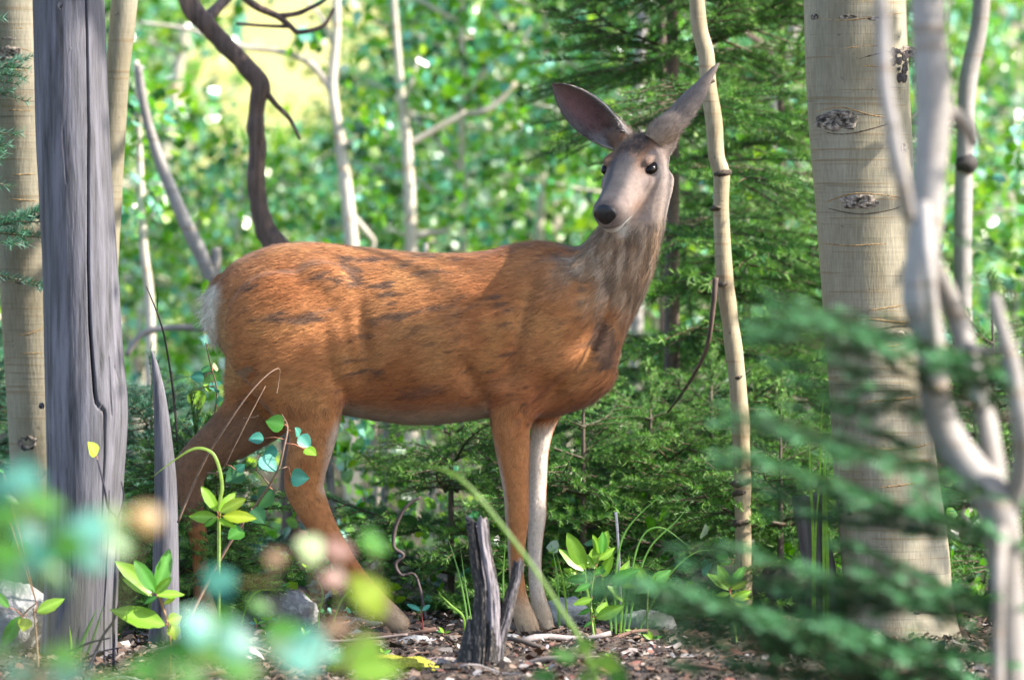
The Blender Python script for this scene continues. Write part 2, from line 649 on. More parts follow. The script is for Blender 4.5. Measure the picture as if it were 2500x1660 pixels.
def split_quads(V, Q, sel, attrs):
    """cuts the chosen quads in four; attrs are per-vertex arrays to carry along"""
    S_ = Q[sel]
    n0 = len(V)
    e = np.stack([S_, np.roll(S_, -1, 1)], -1).reshape(-1, 2)
    es = np.sort(e, 1)
    ue, inv = np.unique(es, axis=0, return_inverse=True)
    inv = inv.reshape(-1, 4)
    fc = n0 + len(ue) + np.arange(len(S_))

    def ext(A):
        return np.concatenate([A, (A[ue[:, 0]] + A[ue[:, 1]]) / 2, A[S_].mean(1)])
    m = n0 + inv
    NQ = [np.stack([S_[:, k], m[:, k], fc, m[:, k - 1]], -1) for k in range(4)]
    return ext(V), np.vstack([Q[~sel]] + NQ), [ext(a) for a in attrs]


for _ in range(2):
    sel = (BPID[BQ] == 10).all(1)
    BV, BQ, out_ = split_quads(BV, BQ, sel, [BN, BFL, BPID.astype(float)] + [PW[k_] for k_ in sorted(PW)])
    BN, BFL, BPID = norm(out_[0]), out_[1], np.round(out_[2]).astype(int)
    PW = {k_: a_ for k_, a_ in zip(sorted(PW), out_[3:])}


def coat(P, N, pid, seed=3):
    """the doe's own markings: tawny coat, grey winter tufts, pale belly, rump and throat, grey face"""
    dx, dy = to_px(P)
    n = len(P)
    st = np.stack([P[:, 0] * 0.25 + P[:, 2] * .06, P[:, 1] * .6, P[:, 2] - P[:, 0] * .22], -1)
    f1 = fbm(st, 60, 5, 3)
    f2 = fbm(P, 9, 11, 3)
    f3 = fbm(st, 160, 8, 2)
    tawny = np.array([.42, .172, .064]); deep = np.array([.31, .105, .034]); gold = np.array([.49, .235, .085])
    c = tawny + (deep - tawny) * sstep(.45, .7, f2)[:, None] * .7
    c = c + (gold - c) * (sstep(.5, .75, fbm(P, 14, 21, 2)) * .45)[:, None]
    # greyer tufts
    grey = np.array([.055, .048, .045])
    tuft = np.zeros(n)
    for (tx, ty, rx, ry, s) in ((760, 640, 75, 22, .9), (850, 655, 80, 18, .8), (725, 735, 60, 20, 1.0), (640, 730, 45, 25, .5), (810, 630, 60, 20, .8), (905, 670, 35, 40, .7), (965, 625, 90, 18, .7), (900, 600, 130, 10, .6), (1000, 595, 120, 10, .5),
                                (945, 915, 42, 15, 1.0), (990, 900, 60, 14, .6), (860, 870, 60, 20, .5), (1160, 700, 60, 28, .9), (1110, 760, 70, 26, .8), (1200, 690, 60, 20, .7), (960, 760, 70, 30, .6), (1050, 730, 60, 25, .6), (900, 730, 60, 22, .7), (800, 790, 24, 40, .6), (560, 690, 50, 60, .35),
                                (1330, 600, 24, 60, 1.1), (1345, 650, 22, 40, .9), (1395, 785, 24, 50, 3.0), (1300, 590, 50, 14, .6)):
        tuft = np.maximum(tuft, s * np.exp(-(((dx - tx) / rx) ** 2 + ((dy - ty) / ry) ** 2)))
    tuft = tuft * (N[:, 1] < .3)
    tk = sstep(.52, .74, f1 * .8 + tuft * .30 + (f3 - .5) * .35)
    c = c + (grey - c) * (tk * .75)[:, None]
    # dark back line hair tips
    c = c * (1 - .22 * sstep(.54, .72, f3))[:, None]
    body = (pid == 0)
    # belly
    bl = sstep(-.55, -.95, N[:, 2]) * ((body) & (dx < 1130))
    c = c + (np.array([.42, .33, .25]) - c) * (bl * .9)[:, None]
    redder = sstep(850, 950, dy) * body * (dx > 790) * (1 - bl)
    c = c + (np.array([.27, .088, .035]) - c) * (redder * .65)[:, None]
    # pale groin and front edge of the hind leg
    gr = sstep(25, 55, dx - np.interp(dy, [930, 1000, 1060, 1130, 1180], [760, 722, 712, 700, 745])) * sstep(925, 975, dy) * sstep(1200, 1120, dy) * ((pid == 4) | body) * (dx < 840)
    c = c + (np.array([.50, .42, .35]) - c) * (gr * .85)[:, None]
    # rump patch
    rp = sstep(522, 488, dx + (dy - 700) * .06) * sstep(640, 675, dy) * sstep(900, 800, dy)
    c = c + (np.array([.80, .74, .62]) - c) * np.clip(rp * 1.2, 0, 1)[:, None]
    rp2 = sstep(540, 505, dx - np.interp(dy, [650, 760, 830, 900], [0, 4, 20, 45])) * sstep(660, 720, dy) * sstep(920, 860, dy) * (1 - rp)
    c = c + (np.array([.45, .27, .11]) - c) * (rp2 * .6)[:, None]
    c = c + (np.array([.78, .70, .58]) - c) * (PW[9] * sstep(640, 700, dy))[:, None]
    # neck
    nk = np.clip((PW[1] + PW[10]) * sstep(800, 640, dy + (1400 - dx) * .55), 0, 1)
    ncol = np.array([.235, .155, .098]) + (np.array([.42, .31, .22]) - np.array([.235, .155, .098])) * sstep(.45, .65, fbm(np.stack([P[:, 0], P[:, 1], P[:, 2] * .2], -1), 90, 31, 2))[:, None]
    c = c + (ncol - c) * (nk * .9)[:, None]
    nst = sstep(.57, .68, fbm(np.stack([P[:, 0], P[:, 1], P[:, 2] * .13], -1), 120, 41, 2)) * nk
    c = c + (np.array([.06, .045, .035]) - c) * (nst * .6)[:, None]
    thr = np.clip(PW[1] + PW[10], 0, 1) * sstep(560, 495, dy) * sstep(1410, 1450, dx) * (dy > 440)
    c = c + (np.array([.30, .24, .20]) - c) * (thr * .7)[:, None]
    # legs: pale inner sides and back edge
    inner = np.where((pid == 3) | (pid == 5), sstep(-.1, -.6, N[:, 1]), sstep(.1, .6, N[:, 1]))
    lg = ((pid == 2) | (pid == 3)) * sstep(960, 1010, dy) * inner
    c = c + (np.array([.66, .57, .50]) - c) * (lg * .9)[:, None]
    back = (pid == 2) * sstep(-.55, -.9, N[:, 0]) * sstep(980, 1100, dy)
    c = c + (np.array([.55, .46, .38]) - c) * (back * .8)[:, None]
    lo = (pid >= 2) & (pid <= 5)
    ft = lo * sstep(1330, 1420, dy)
    c = c + (np.array([.54, .39, .26]) - c) * (ft * .8)[:, None]
    fl_ = (pid == 2) * sstep(980, 1060, dy) * sstep(1400, 1330, dy)
    c = c + (np.array([.40, .16, .055]) - c) * (fl_ * .5 * (1 - back) * (1 - lg))[:, None]
    fh = (pid == 5) * sstep(900, 980, dy) * sstep(1230, 1160, dy)
    c = c + (np.array([.16, .10, .07]) - c) * (fh * .75)[:, None]
    # head
    d = P - EYE
    s_, l_, u_ = d @ HF, d @ HL, d @ HU
    hd = np.clip(PW[10] * 1.6 - .3, 0, 1)
    fa = np.array([.225, .172, .150])
    hc = np.tile(fa, (n, 1))
    top = sstep(-.012, .012, u_) * sstep(.06, .0, s_)
    hc = hc + (np.array([.165, .080, .040]) - hc) * (top * .9)[:, None]
    crown = sstep(-.002, .018, u_) * sstep(.050, .022, np.abs(l_)) * sstep(.035, -.01, s_) * sstep(-.10, -.06, s_)
    hc = hc + (np.array([.035, .026, .022]) - hc) * (crown * .95 * sstep(.25, .6, fbm(P, 160, 51, 2)))[:, None]
    bridge = sstep(.046, .022, np.abs(l_ + .006)) * sstep(-.045, -.015, u_ + s_ * .12) * sstep(-.015, .02, s_)
    hc = hc + (np.array([.062, .056, .058]) - hc) * (bridge * .95)[:, None]  # grey bridge and forehead patch, darkened further to paint in the face's shaded half
    dark = np.exp(-(((l_ + .008) / .013) ** 2 + ((s_ - .012) / .024) ** 2)) * (u_ > 0)
    hc = hc + (np.array([.035, .032, .045]) - hc) * (dark * .95)[:, None]
    eye = np.exp(-(((np.abs(l_) - .068) / .040) ** 2 + ((s_ - .004) / .037) ** 2 + ((u_ - .006) / .0255) ** 2))
    hc = hc + (np.array([.035, .024, .020]) - hc) * (sstep(.50, .66, eye))[:, None]
    tear = np.exp(-(((s_ - .036) / .014) ** 2 + ((u_ + .010 + (s_ - .03) * .8) / .0045) ** 2)) * (np.abs(l_) > .02)
    hc = hc + (np.array([.08, .05, .045]) - hc) * (tear * .8)[:, None]
    chk = np.exp(-(((s_ - .085) / .035) ** 2 + ((u_ + .062) / .02) ** 2))
    hc = hc + (np.array([.22, .11, .065]) - hc) * (chk * .7)[:, None]
    chin = sstep(-.072, -.082, u_) * sstep(.085, .105, s_)
    hc = hc + (np.array([.48, .45, .41]) - hc) * (chin * .9)[:, None]
    jaw = sstep(-.055, -.075, u_) * (s_ <= .05)
    hc = hc + (np.array([.26, .20, .165]) - hc) * (jaw * .8)[:, None]
    muz = sstep(.135, .165, s_) * (u_ > -.066)
    hc = hc + (np.array([.14, .105, .092]) - hc) * (muz * .7)[:, None]
    mouth = np.exp(-((u_ + .070 + (0.172 - s_) * .03) / .0026) ** 2) * (s_ > .115) * (s_ < .185)
    hc = hc + (np.array([.05, .035, .03]) - hc) * (mouth * .8)[:, None]
    side = sstep(.04, .055, l_) * sstep(.03, -.02, s_) * sstep(.05, .02, u_)
    hc = hc + (np.array([.32, .26, .235]) - hc) * (side * .7)[:, None]
    root = sstep(-.055, -.075, s_) * sstep(-.042, -.055, l_) * (u_ > -.02)
    hc = hc + (np.array([.13, .10, .09]) - hc) * (root * .85)[:, None]  # shading at the left ear's base, painted into the coat
    c = c + (hc - c) * hd[:, None]
    c = c * (0.80 + .40 * fbm(P, 150, 61, 2))[:, None]
    return np.clip(c, .01, .9)


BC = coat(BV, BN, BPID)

# ears: cupped blades with thickness, joined to the same body mesh
EARS = []


def ear(base, tip, inner, hw, bend, roll):
    base, tip = np.asarray(base), np.asarray(tip)
    a = tip - base
    L = np.linalg.norm(a)
    a = a / L
    nrm = norm(inner - a * np.dot(inner, a))
    wv = np.cross(a, nrm)
    ts = np.concatenate([np.linspace(0, .9, 26), np.linspace(.93, 1, 5)])
    vs_ = np.linspace(-1, 1, 17)
    wd = np.interp(ts, [0, .1, .25, .42, .58, .72, .84, .93, 1], np.array(hw))
    gr = []
    for t, h in zip(ts, wd):
        ph = 1.15 + 1.1 * (1 - sstep(0, .4, t)) + roll * sstep(.6, 1, t)
        x = h * np.sin(vs_ * ph) / max(math.sin(min(ph, 1.57)), .5)
        dp = -h * (np.cos(vs_ * ph) - math.cos(ph)) * .85
        c = base + a * (L * t) + (nrm * bend[0] + wv * bend[1]) * (t * t) - nrm * 0
        gr.append(c + x[:, None] * wv + dp[:, None] * nrm)
    G = np.array(gr)
    du = np.gradient(G, axis=0); dv = np.gradient(G, axis=1)
    N = norm(np.cross(dv, du))
    if np.mean(N @ nrm) < 0:
        N = -N
    th = np.interp(ts, [0, .2, .9, 1], [.007, .004, .0025, .0015])[:, None, None]
    O = G - N * th
    m = len(vs_)
    ring = np.concatenate([G, O[:, ::-1]], 1)
    V, F, T = rings_to_mesh(ring)
    fl = np.broadcast_to(a, V.shape)
    isin = np.concatenate([np.tile(np.concatenate([np.ones(m), np.zeros(m)]), len(ts)), [0, 0]])
    tv = np.concatenate([np.repeat(ts, 2 * m), [0, 1]])
    vv = np.concatenate([np.tile(np.concatenate([vs_, vs_[::-1]]), len(ts)), [0, 0]])
    Nn = np.concatenate([np.concatenate([N, -N[:, ::-1]], 1).reshape(-1, 3), [-a, a]])
    return V, F, T, fl, isin, tv, vv, Nn


e1b, e1t, e2b, e2t = E1B, E1T, E2B, E2T
EARS.append(ear(e1b, e1t, np.array([-.15, -.95, -.30]), [.024, .029, .039, .047, .046, .039, .028, .015, .001], (0, .012), 0))
EARS.append(ear(e2b, e2t, np.array([.62, .55, -.45]), [.024, .030, .039, .043, .037, .023, .012, .007, .001], (-.018, .0), .5))

doe = thing("deer", (W(1000, 1465, 0)[0], 0, 0), "tawny brown doe standing side on with long ears up and head turned", "deer")
mb = MB()
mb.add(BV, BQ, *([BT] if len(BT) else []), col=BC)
ear_fur = []
for V, F, T, fl, isin, tv, vv, Nn in EARS:
    outer = np.array([.20, .155, .13]) + (np.array([.34, .24, .17]) - np.array([.20, .155, .13])) * (1 - sstep(.0, .3, tv))[:, None]
    edge = sstep(.75, 1, np.abs(vv))
    innr = np.array([.16, .085, .085]) + (np.array([.10, .085, .085]) - np.array([.16, .085, .085])) * (sstep(.3, .9, np.abs(vv)))[:, None]
    innr = innr + (np.array([.62, .54, .50]) - innr) * ((1 - sstep(.05, .38, tv)) * (.25 + .75 * sstep(.1, .6, np.abs(vv))))[:, None]
    c = np.where(isin[:, None] > .5, innr, outer)
    c = c + (np.array([.10, .085, .08]) - c) * (sstep(.7, 1, tv) * .5)[:, None]
    pale = edge * (1 - sstep(.7, .95, tv)) * (vv > 0)
    c = c + (np.array([.62, .54, .50]) - c) * (pale * .75)[:, None]
    c = c * (0.8 + .4 * vnoise(V, 90, 4))[:, None]
    mb.add(V, F, T, col=c)
    ear_fur.append((V, F, c, fl, Nn, tv))

coat_mat, t_, b_, o_ = new_mat("deer_coat")
t_.links.new(attr(t_), b_.inputs['Base Color'])
b_.inputs['Roughness'].default_value = .75
b_.inputs['Specular IOR Level'].default_value = .15
b_.inputs['Sheen Weight'].default_value = .15
body = mb.build("body", coat_mat, doe)

# fur: short flat tapered hairs lying along the coat
def fur(V, Q, N, Cc, FLW, length, count, width, lift, seed, stray=.22):
    r = np.random.default_rng(seed)
    ar = np.linalg.norm(np.cross(V[Q[:, 2]] - V[Q[:, 0]], V[Q[:, 3]] - V[Q[:, 1]]), axis=1)
    lenf = length[Q].mean(1)
    pr = ar * np.clip(.02 / np.maximum(lenf, .004), .6, 3.0) * (lenf > 0)
    pr = pr / pr.sum()
    fi = r.choice(len(Q), count, p=pr)
    u, v = r.random(count), r.random(count)
    wq = np.stack([(1 - u) * (1 - v), u * (1 - v), u * v, (1 - u) * v], -1)

    def it(A):
        return (A[Q[fi]] * wq[..., None]).sum(1)
    p, n, f, c = it(V), norm(it(N)), it(FLW), it(Cc)
    ln = (length[Q[fi]] * wq).sum(1) * (.6 + .6 * r.random(count))
    f = f - n * np.einsum('ij,ij->i', f, n)[:, None]
    f = norm(f + r.normal(0, stray, (count, 3)))
    f = norm(f - n * np.einsum('ij,ij->i', f, n)[:, None])
    lf = lift * (.5 + r.random(count))
    d1 = norm(f + n * lf[:, None])
    d2 = norm(f + n * (lf * .25)[:, None] + r.normal(0, .12, (count, 3)))
    sd_ = np.cross(f, n)
    wd = (width * (.7 + .6 * r.random(count)))[:, None]
    b0 = p - n * .001
    m0 = b0 + d1 * (ln * .55)[:, None]
    tp = m0 + d2 * (ln * .45)[:, None]
    VV = np.stack([b0 - sd_ * wd / 2, b0 + sd_ * wd / 2, m0 + sd_ * wd * .4, m0 - sd_ * wd * .4, tp], 1)
    k = np.arange(count)[:, None] * 5
    FQ = k + np.array([[0, 1, 2, 3]])
    FT = k + np.array([[3, 2, 4]])
    # keep the winding outward
    gn = np.einsum('ij,ij->i', np.cross(VV[:, 1] - VV[:, 0], VV[:, 3] - VV[:, 0]), n)
    fl = gn < 0
    FQ[fl] = FQ[fl][:, ::-1]
    FT[fl] = FT[fl][:, ::-1]
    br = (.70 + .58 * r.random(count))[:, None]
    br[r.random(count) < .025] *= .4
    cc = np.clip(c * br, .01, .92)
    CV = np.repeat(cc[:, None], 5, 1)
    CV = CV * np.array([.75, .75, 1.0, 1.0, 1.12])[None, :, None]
    NN = np.repeat(norm(n + r.normal(0, .10, (count, 3)))[:, None], 5, 1)
    return VV.reshape(-1, 3), FQ, FT, np.clip(CV.reshape(-1, 3), 0, .95), NN.reshape(-1, 3)


bdx, bdy = to_px(BV)
ln = np.full(len(BV), .021)
ln[BPID == 1] = .026
ln[(BPID >= 2) & (BPID <= 5)] = .010
legk = ((BPID >= 2) & (BPID <= 5)) & (bdy < 960)
ln[legk] = .018
hs = (BV - EYE) @ HF
ln[BPID == 10] = np.interp(hs[BPID == 10], [-.1, -.03, .05, .19], [.012, .008, .006, .003])
ln[BPID == 9] = .04
rump = sstep(520, 488, bdx) * sstep(640, 680, bdy) * sstep(880, 800, bdy) * (BPID == 0)
ln = ln + rump * .03
wth = np.exp(-(((bdx - 1215) / 75) ** 2 + ((bdy - 560) / 25) ** 2))
ln = ln + wth * .012
chest = np.exp(-(((bdx - 1390) / 50) ** 2 + ((bdy - 900) / 50) ** 2))
ln = ln + chest * .014
hl_, hu_ = (BV - EYE) @ HL, (BV - EYE) @ HU
ln = np.where((BPID == 10) & (hs < -.055) & (hu_ > .0), .022, ln)
ln[(np.abs(np.abs(hl_) - .069) < .014) & (np.abs(hs) < .024) & (np.abs(hu_ - .006) < .017)] = 0.0
ln[(hs > .158) & (BPID == 10) & (hu_ > -.066)] = 0.0
bare = ln <= 0
ln = smooth_mesh(np.repeat(ln[:, None], 3, 1), BQ, 2)[:, 0]
ln[bare] = 0
FLW = BFL.copy()
FLW[rump > .3] = norm(np.array([-.75, 0, -.65]))
NFUR = 190000
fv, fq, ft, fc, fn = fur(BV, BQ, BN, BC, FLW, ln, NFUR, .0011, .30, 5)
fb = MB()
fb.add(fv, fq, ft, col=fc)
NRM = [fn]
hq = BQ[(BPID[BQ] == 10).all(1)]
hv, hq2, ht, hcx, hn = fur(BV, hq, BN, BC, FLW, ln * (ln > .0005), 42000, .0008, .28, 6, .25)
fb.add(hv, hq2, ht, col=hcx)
NRM.append(hn)
for k, (V, F, c, fl, Nn, tv) in enumerate(ear_fur):
    L_ = np.interp(tv, [0, .25, .6, 1], [.026, .017, .008, .004])
    v2, q2, t2, c2, n2 = fur(V, F, Nn, c, fl, L_, 9000, .0010, .45, 20 + k, .35)
    fb.add(v2, q2, t2, col=c2)
    NRM.append(n2)
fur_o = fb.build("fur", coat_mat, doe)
fur_o.data.normals_split_custom_set_from_vertices(np.vstack(NRM).astype(np.float32))
tag(fur_o, kind="stuff")

# eyes, nose pad, hooves
eye_m, t_, b_, o_ = new_mat("eye")
b_.inputs['Base Color'].default_value = (.006, .004, .004, 1)
b_.inputs['Roughness'].default_value = .12
b_.inputs['Specular IOR Level'].default_value = .22
for sg in (-1, 1):
    V, F, T = rings_to_mesh(ellipsoid(H(.001, sg * .0590, .005), [HF * .0225, HL * .0155, HU * .0140], 24))
    MB().add(V, F, T).build("eye", eye_m, doe)
nose_m, t_, b_, o_ = new_mat("nose_skin")
b_.inputs['Base Color'].default_value = (.012, .011, .012, 1)
b_.inputs['Roughness'].default_value = .42
bump(t_, b_, noise_tex(t_, (1, 1, 1), 420, 2), .5, .002)
G = ellipsoid((0, 0, 0), np.eye(3), 28)
q = G.reshape(-1, 3)
s0 = q[:, 0] * .0145
l0 = q[:, 1] * (.0315 - .0095 * sstep(.2, -1, q[:, 2]))
u0 = q[:, 2] * .0265
for sg in (-1, 1):
    dnt = np.exp(-(((l0 - sg * .021) / .0055) ** 2 + ((u0 - .003) / .0075) ** 2))
    s0 = s0 - .003 * dnt * (q[:, 0] > -.3)
P_ = H(.170, 0, -.039) + s0[:, None] * HF + l0[:, None] * HL + u0[:, None] * HU
V, F, T = rings_to_mesh(P_.reshape(G.shape))
MB().add(V, F, T).build("nose", nose_m, doe)

hoof_m = attr_mat("hoof_horn", .5, .4, 60)
for (dx, Y) in ((1226, -.106), (1263, .065), (936, -.103), (490, .09)):
    mbh = MB()
    for sg in (-1, 1):
        x0 = W(dx, 1460, Y)[0]
        rr = []
        for t in np.linspace(0, 1, 9):
            hgt = .042 * (1 - .72 * t) + .004
            wd = .0125 * (1 - .55 * t ** 2)
            a = np.linspace(0, 2 * np.pi, 12, endpoint=False)
            rr.append(np.stack([np.full(12, x0 - .022 + .056 * t) - .004 * np.sin(a), Y + sg * (.0135 - .003 * t) + wd * np.cos(a), hgt / 2 - .006 + hgt / 2 * np.sign(np.sin(a)) * np.abs(np.sin(a)) ** .7], -1))
        mbh.add(*rings_to_mesh(np.array(rr)), col=(.20, .135, .085))
    mbh.build("hoof", hoof_m, doe)
# ------------------------------------------------------------------ ground and far meadow
def gz(x, y):
    x = np.asarray(x, float); y = np.asarray(y, float)
    P = np.stack([x, y, np.zeros_like(x)], -1).reshape(-1, 3)
    b = (fbm(P, .9, 70, 4) - .5).reshape(x.shape) * .10 + (fbm(P, 9, 77, 3) - .5).reshape(x.shape) * .022
    calm = np.exp(-((x + .05) ** 2 / .5 + y ** 2 / .12))
    b = b * (1 - .8 * calm) - .004
    hill = np.clip(y - 32, 0, None)
    return b + hill * .30 * sstep(0, 30, hill) + sstep(3, 14, y) * .12


def spaced(lo, hi, fine, n):
    u = np.linspace(-1, 1, n)
    s = np.sinh(u * 4.2) / math.sinh(4.2)
    return np.where(s < 0, -s * lo, s * hi) + 0 * fine


gxs = spaced(-120, 120, 0, 261)
gys = np.unique(np.concatenate([np.linspace(-16, -3, 40), np.linspace(-3, 4, 170), np.linspace(4, 16, 60), np.linspace(16, 220, 60)]))
GX, GY = np.meshgrid(gxs, gys, indexing='ij')
GZ = gz(GX, GY)
nx, ny = GX.shape
ii = (np.arange(nx - 1)[:, None] * ny + np.arange(ny - 1)[None, :]).reshape(-1)
GF = np.stack([ii, ii + ny, ii + ny + 1, ii + 1], -1)
gm, t, b, o = new_mat("forest_soil")
n1 = noise_tex(t, (1, 1, 1), 2.2, 6)
n2 = noise_tex(t, (1, 1, 1), 38, 6, .7)
soil = mix(t, ramp(t, n1, [(.35, 0), (.65, 1)]), (.045, .032, .024), (.10, .075, .055))
soil = mix(t, ramp(t, n2, [(.45, 0), (.7, 1)]), soil, (.16, .115, .085))
n3 = noise_tex(t, (1, 1, 1), .12, 5)
grass = mix(t, ramp(t, n3, [(.35, 0), (.65, 1)]), (.42, .40, .10), (.62, .55, .22))
tc = nd(t, 'ShaderNodeTexCoord')
sx = nd(t, 'ShaderNodeSeparateXYZ')
t.links.new(tc.outputs['Object'], sx.inputs[0])
mr = nd(t, 'ShaderNodeMapRange')
mr.inputs[1].default_value = 24; mr.inputs[2].default_value = 30
t.links.new(sx.outputs['Y'], mr.inputs[0])
t.links.new(mix(t, mr.outputs[0], soil, grass), b.inputs['Base Color'])
b.inputs['Roughness'].default_value = .95
bump(t, b, n2, .8, .03)
tag(MB().add(np.stack([GX, GY, GZ], -1), GF).build("ground", gm), kind="structure", label="dark forest floor rising to a pale sunlit meadow slope")

# ------------------------------------------------------------------ bark and wood materials
def aspen_bark(name, base=(.50, .43, .30), pale=(.62, .56, .42), line=70.0, dark=(.10, .08, .06), amt=.75, zs=1.0):
    m, t, b, o = new_mat(name)
    n0 = noise_tex(t, (1, 1, .35), 9, 4)
    c = mix(t, ramp(t, n0, [(.35, 0), (.65, 1)]), base, pale)
    fine = noise_tex(t, (22, 22, 3 * zs), 9, 3)
    c = mix(t, 1.0, c, ramp(t, fine, [(.3, .82), (.7, 1.1)]), 'MULTIPLY')
    ln1 = noise_tex(t, (3, 3, line * zs), 1.0, 3, .5)
    warm = ramp(t, ln1, [(.60, 0), (.66, .55)])
    c = mix(t, warm, c, tuple(x * y for x, y in zip(base, (.95, .72, .5))))
    ln2 = noise_tex(t, (2.2, 2.2, line * 1.3 * zs), 1.0, 4, .6, dist=.3, loc=(5, 3, 1))
    dk = ramp(t, ln2, [(.62, 0), (.70, amt)])
    c = mix(t, dk, c, dark)
    spk = noise_tex(t, (30, 30, 48 * zs), 1.5, 2, .5)
    c = mix(t, ramp(t, spk, [(.70, 0), (.75, .7)]), c, dark)
    t.links.new(c, b.inputs['Base Color'])
    b.inputs['Roughness'].default_value = .6
    b.inputs['Specular IOR Level'].default_value = .3
    bump(t, b, mix(t, .5, fine, ln1), .35, .006)
    return m


bark_big = aspen_bark("aspen_bark", base=(.20, .170, .110), pale=(.31, .275, .20), line=110)
bark_thin = aspen_bark("young_aspen_bark", (.27, .205, .12), (.42, .35, .235), 75, amt=.75)
bark_pale = aspen_bark("pale_aspen_bark", (.46, .39, .31), (.66, .59, .50), 30, amt=.5)
bark_grey = aspen_bark("grey_aspen_bark", (.22, .195, .175), (.36, .33, .315), 50, amt=.7)


def wood_mat(name, a, b2, c3, zs=3.0, sc=26, br=.7):
    m, t, b, o = new_mat(name)
    n = noise_tex(t, (1, 1, 1 / (zs * 5)), sc * 2.2, 6, .65)
    big = noise_tex(t, (1, 1, .3), 7, 3)
    c = mix(t, ramp(t, n, [(.3, 0), (.62, 1)]), a, b2)
    c = mix(t, ramp(t, big, [(.4, 0), (.7, .8)]), c, c3)
    t.links.new(c, b.inputs['Base Color'])
    b.inputs['Roughness'].default_value = br
    b.inputs['Specular IOR Level'].default_value = .3
    bump(t, b, n, .6, .006)
    return m


wood_grey = wood_mat("silver_wood", (.026, .025, .026), (.185, .177, .205), (.070, .067, .074))
wood_dark = wood_mat("dark_dead_bark", (.018, .014, .013), (.24, .155, .12), (.07, .05, .045), br=.75)
wood_char = wood_mat("charred_wood", (.018, .015, .014), (.085, .07, .065), (.04, .034, .032), sc=34)
wood_silver = wood_mat("peeling_wood", (.20, .17, .17), (.50, .45, .48), (.36, .32, .34), sc=34)
wood_old = wood_mat("old_stump_wood", (.035, .03, .028), (.14, .12, .11), (.08, .07, .062), sc=30)
knot_m = attr_mat("knot_bark", .8, .2, 120, .4, 1.5, .9)
twig_m = attr_mat("twig_bark", .7, .25, 90)
leaf_m = leaf_mat("broad_leaf", .24, 1.0, .36, gain=1.6)
leaf_near = leaf_mat("near_leaf", .36, .45, .30, gain=1.4)
needle_m = leaf_mat("spruce_needles", .5, .35, .16, gain=1.4)
grass_m = leaf_mat("grass_blade", .45, .4, .35)


def px_path(pts, n=8):
    """(dx, dy, r px, Y) rows -> curve points and radii"""
    C = catmull(np.array([list(W(a, b_, Y)) + [r * S(Y)] for a, b_, r, Y in pts]), n)
    return C[:, :3], C[:, 3]


def down(pts, Y=None):
    """adds the foot of a trunk on the ground under its last control point"""
    dx, dy, r, Y = pts[-1]
    p = W(dx, dy, Y)
    z = float(gz(p[0], Y))
    yb = dy + (p[2] - z) / S(Y)
    if yb - dy > 30:
        return pts + [(dx + (pts[-1][0] - pts[-2][0]) * .1, (dy + yb) / 2, r * 1.05, Y), (dx + (pts[-1][0] - pts[-2][0]) * .15, yb + 8, r * 1.2, Y)]
    return pts


# ------------------------------------------------------------------ leaves
LEAFCOL = [(.085, .25, .012), (.14, .34, .018), (.025, .09, .02), (.29, .44, .03), (.11, .37, .28), (.27, .58, .50), (.60, .70, .60)]  # mint and whitish entries paint bright sky highlights into the leaves
LEAFP = [.19, .19, .16, .14, .11, .12, .09]


def leaves_at(mb, P, size, rng, cols=LEAFCOL, prob=LEAFP, flat=.25, round_=True):
    """many small two-sided leaf blades, one folded six-point blade each"""
    n = len(P)
    nrm = norm(rng.normal(0, 1, (n, 3)) + np.array([0, 0, flat * 2]))
    d = norm(np.cross(nrm, rng.normal(0, 1, (n, 3))))
    s = np.cross(nrm, d)
    L = (size * (.65 + .7 * rng.random(n)))[:, None]
    w_ = .48 if round_ else .25
    f = nrm * L * .10
    V = np.stack([P, P + d * L * .25 + s * L * w_ + f, P + d * L * .72 + s * L * w_ * .72 + f, P + d * L, P + d * L * .72 - s * L * w_ * .72 + f, P + d * L * .25 - s * L * w_ + f], 1)
    ci = rng.choice(len(cols), n, p=prob)
    C = np.array(cols)[ci] * (.75 + .5 * rng.random(n))[:, None]
    k = np.arange(n)[:, None] * 6
    mb.add(V, k + np.array([[0, 1, 2, 3]]), k + np.array([[0, 3, 4, 5]]), col=np.repeat(C, 6, 0))


# ------------------------------------------------------------------ young background aspens
def crown_variant(seed, height, nl, leaves, spread):
    r = np.random.default_rng(seed)
    tk = MB(); cr = MB()
    lean = r.normal(0, .05, 2)
    zz = np.linspace(0, height, 9)
    P = np.stack([lean[0] * zz + .05 * np.sin(zz * 1.7 + seed), lean[1] * zz + .04 * np.cos(zz * 1.3 + seed), zz], -1)
    P = catmull(P, 4)
    R = np.linspace(.026, .006, len(P)) * (.7 + .6 * r.random())
    tk.tube(P, R, 7, rough=.1, seed=seed)
    pts = []
    for i in range(nl):
        t0 = .12 + .86 * (i + r.random()) / nl
        p0 = P[int(t0 * (len(P) - 1))]
        a = r.random() * 6.283
        L = spread * (.5 + .7 * r.random()) * (1.1 - .55 * t0)
        d = np.array([math.cos(a), math.sin(a), .35 + .5 * r.random()])
        q = np.linspace(0, 1, 6)[:, None]
        Q = p0 + d * L * q + np.array([0, 0, -.25 * L]) * q ** 2 + r.normal(0, .015, (6, 3)) * q
        tk.tube(Q, np.linspace(.010, .004, 6), 4)
        m = int(leaves / nl)
        tt = r.random(m) ** .7
        base = Q[0] + (Q[-1] - Q[0]) * tt[:, None]
        pts.append(base + r.normal(0, .085, (m, 3)))
    leaves_at(cr, np.vstack(pts), .042, r)
    return tk.mesh("trunk", mat=bark_pale), cr.mesh("crown", smooth=False, mat=leaf_m)


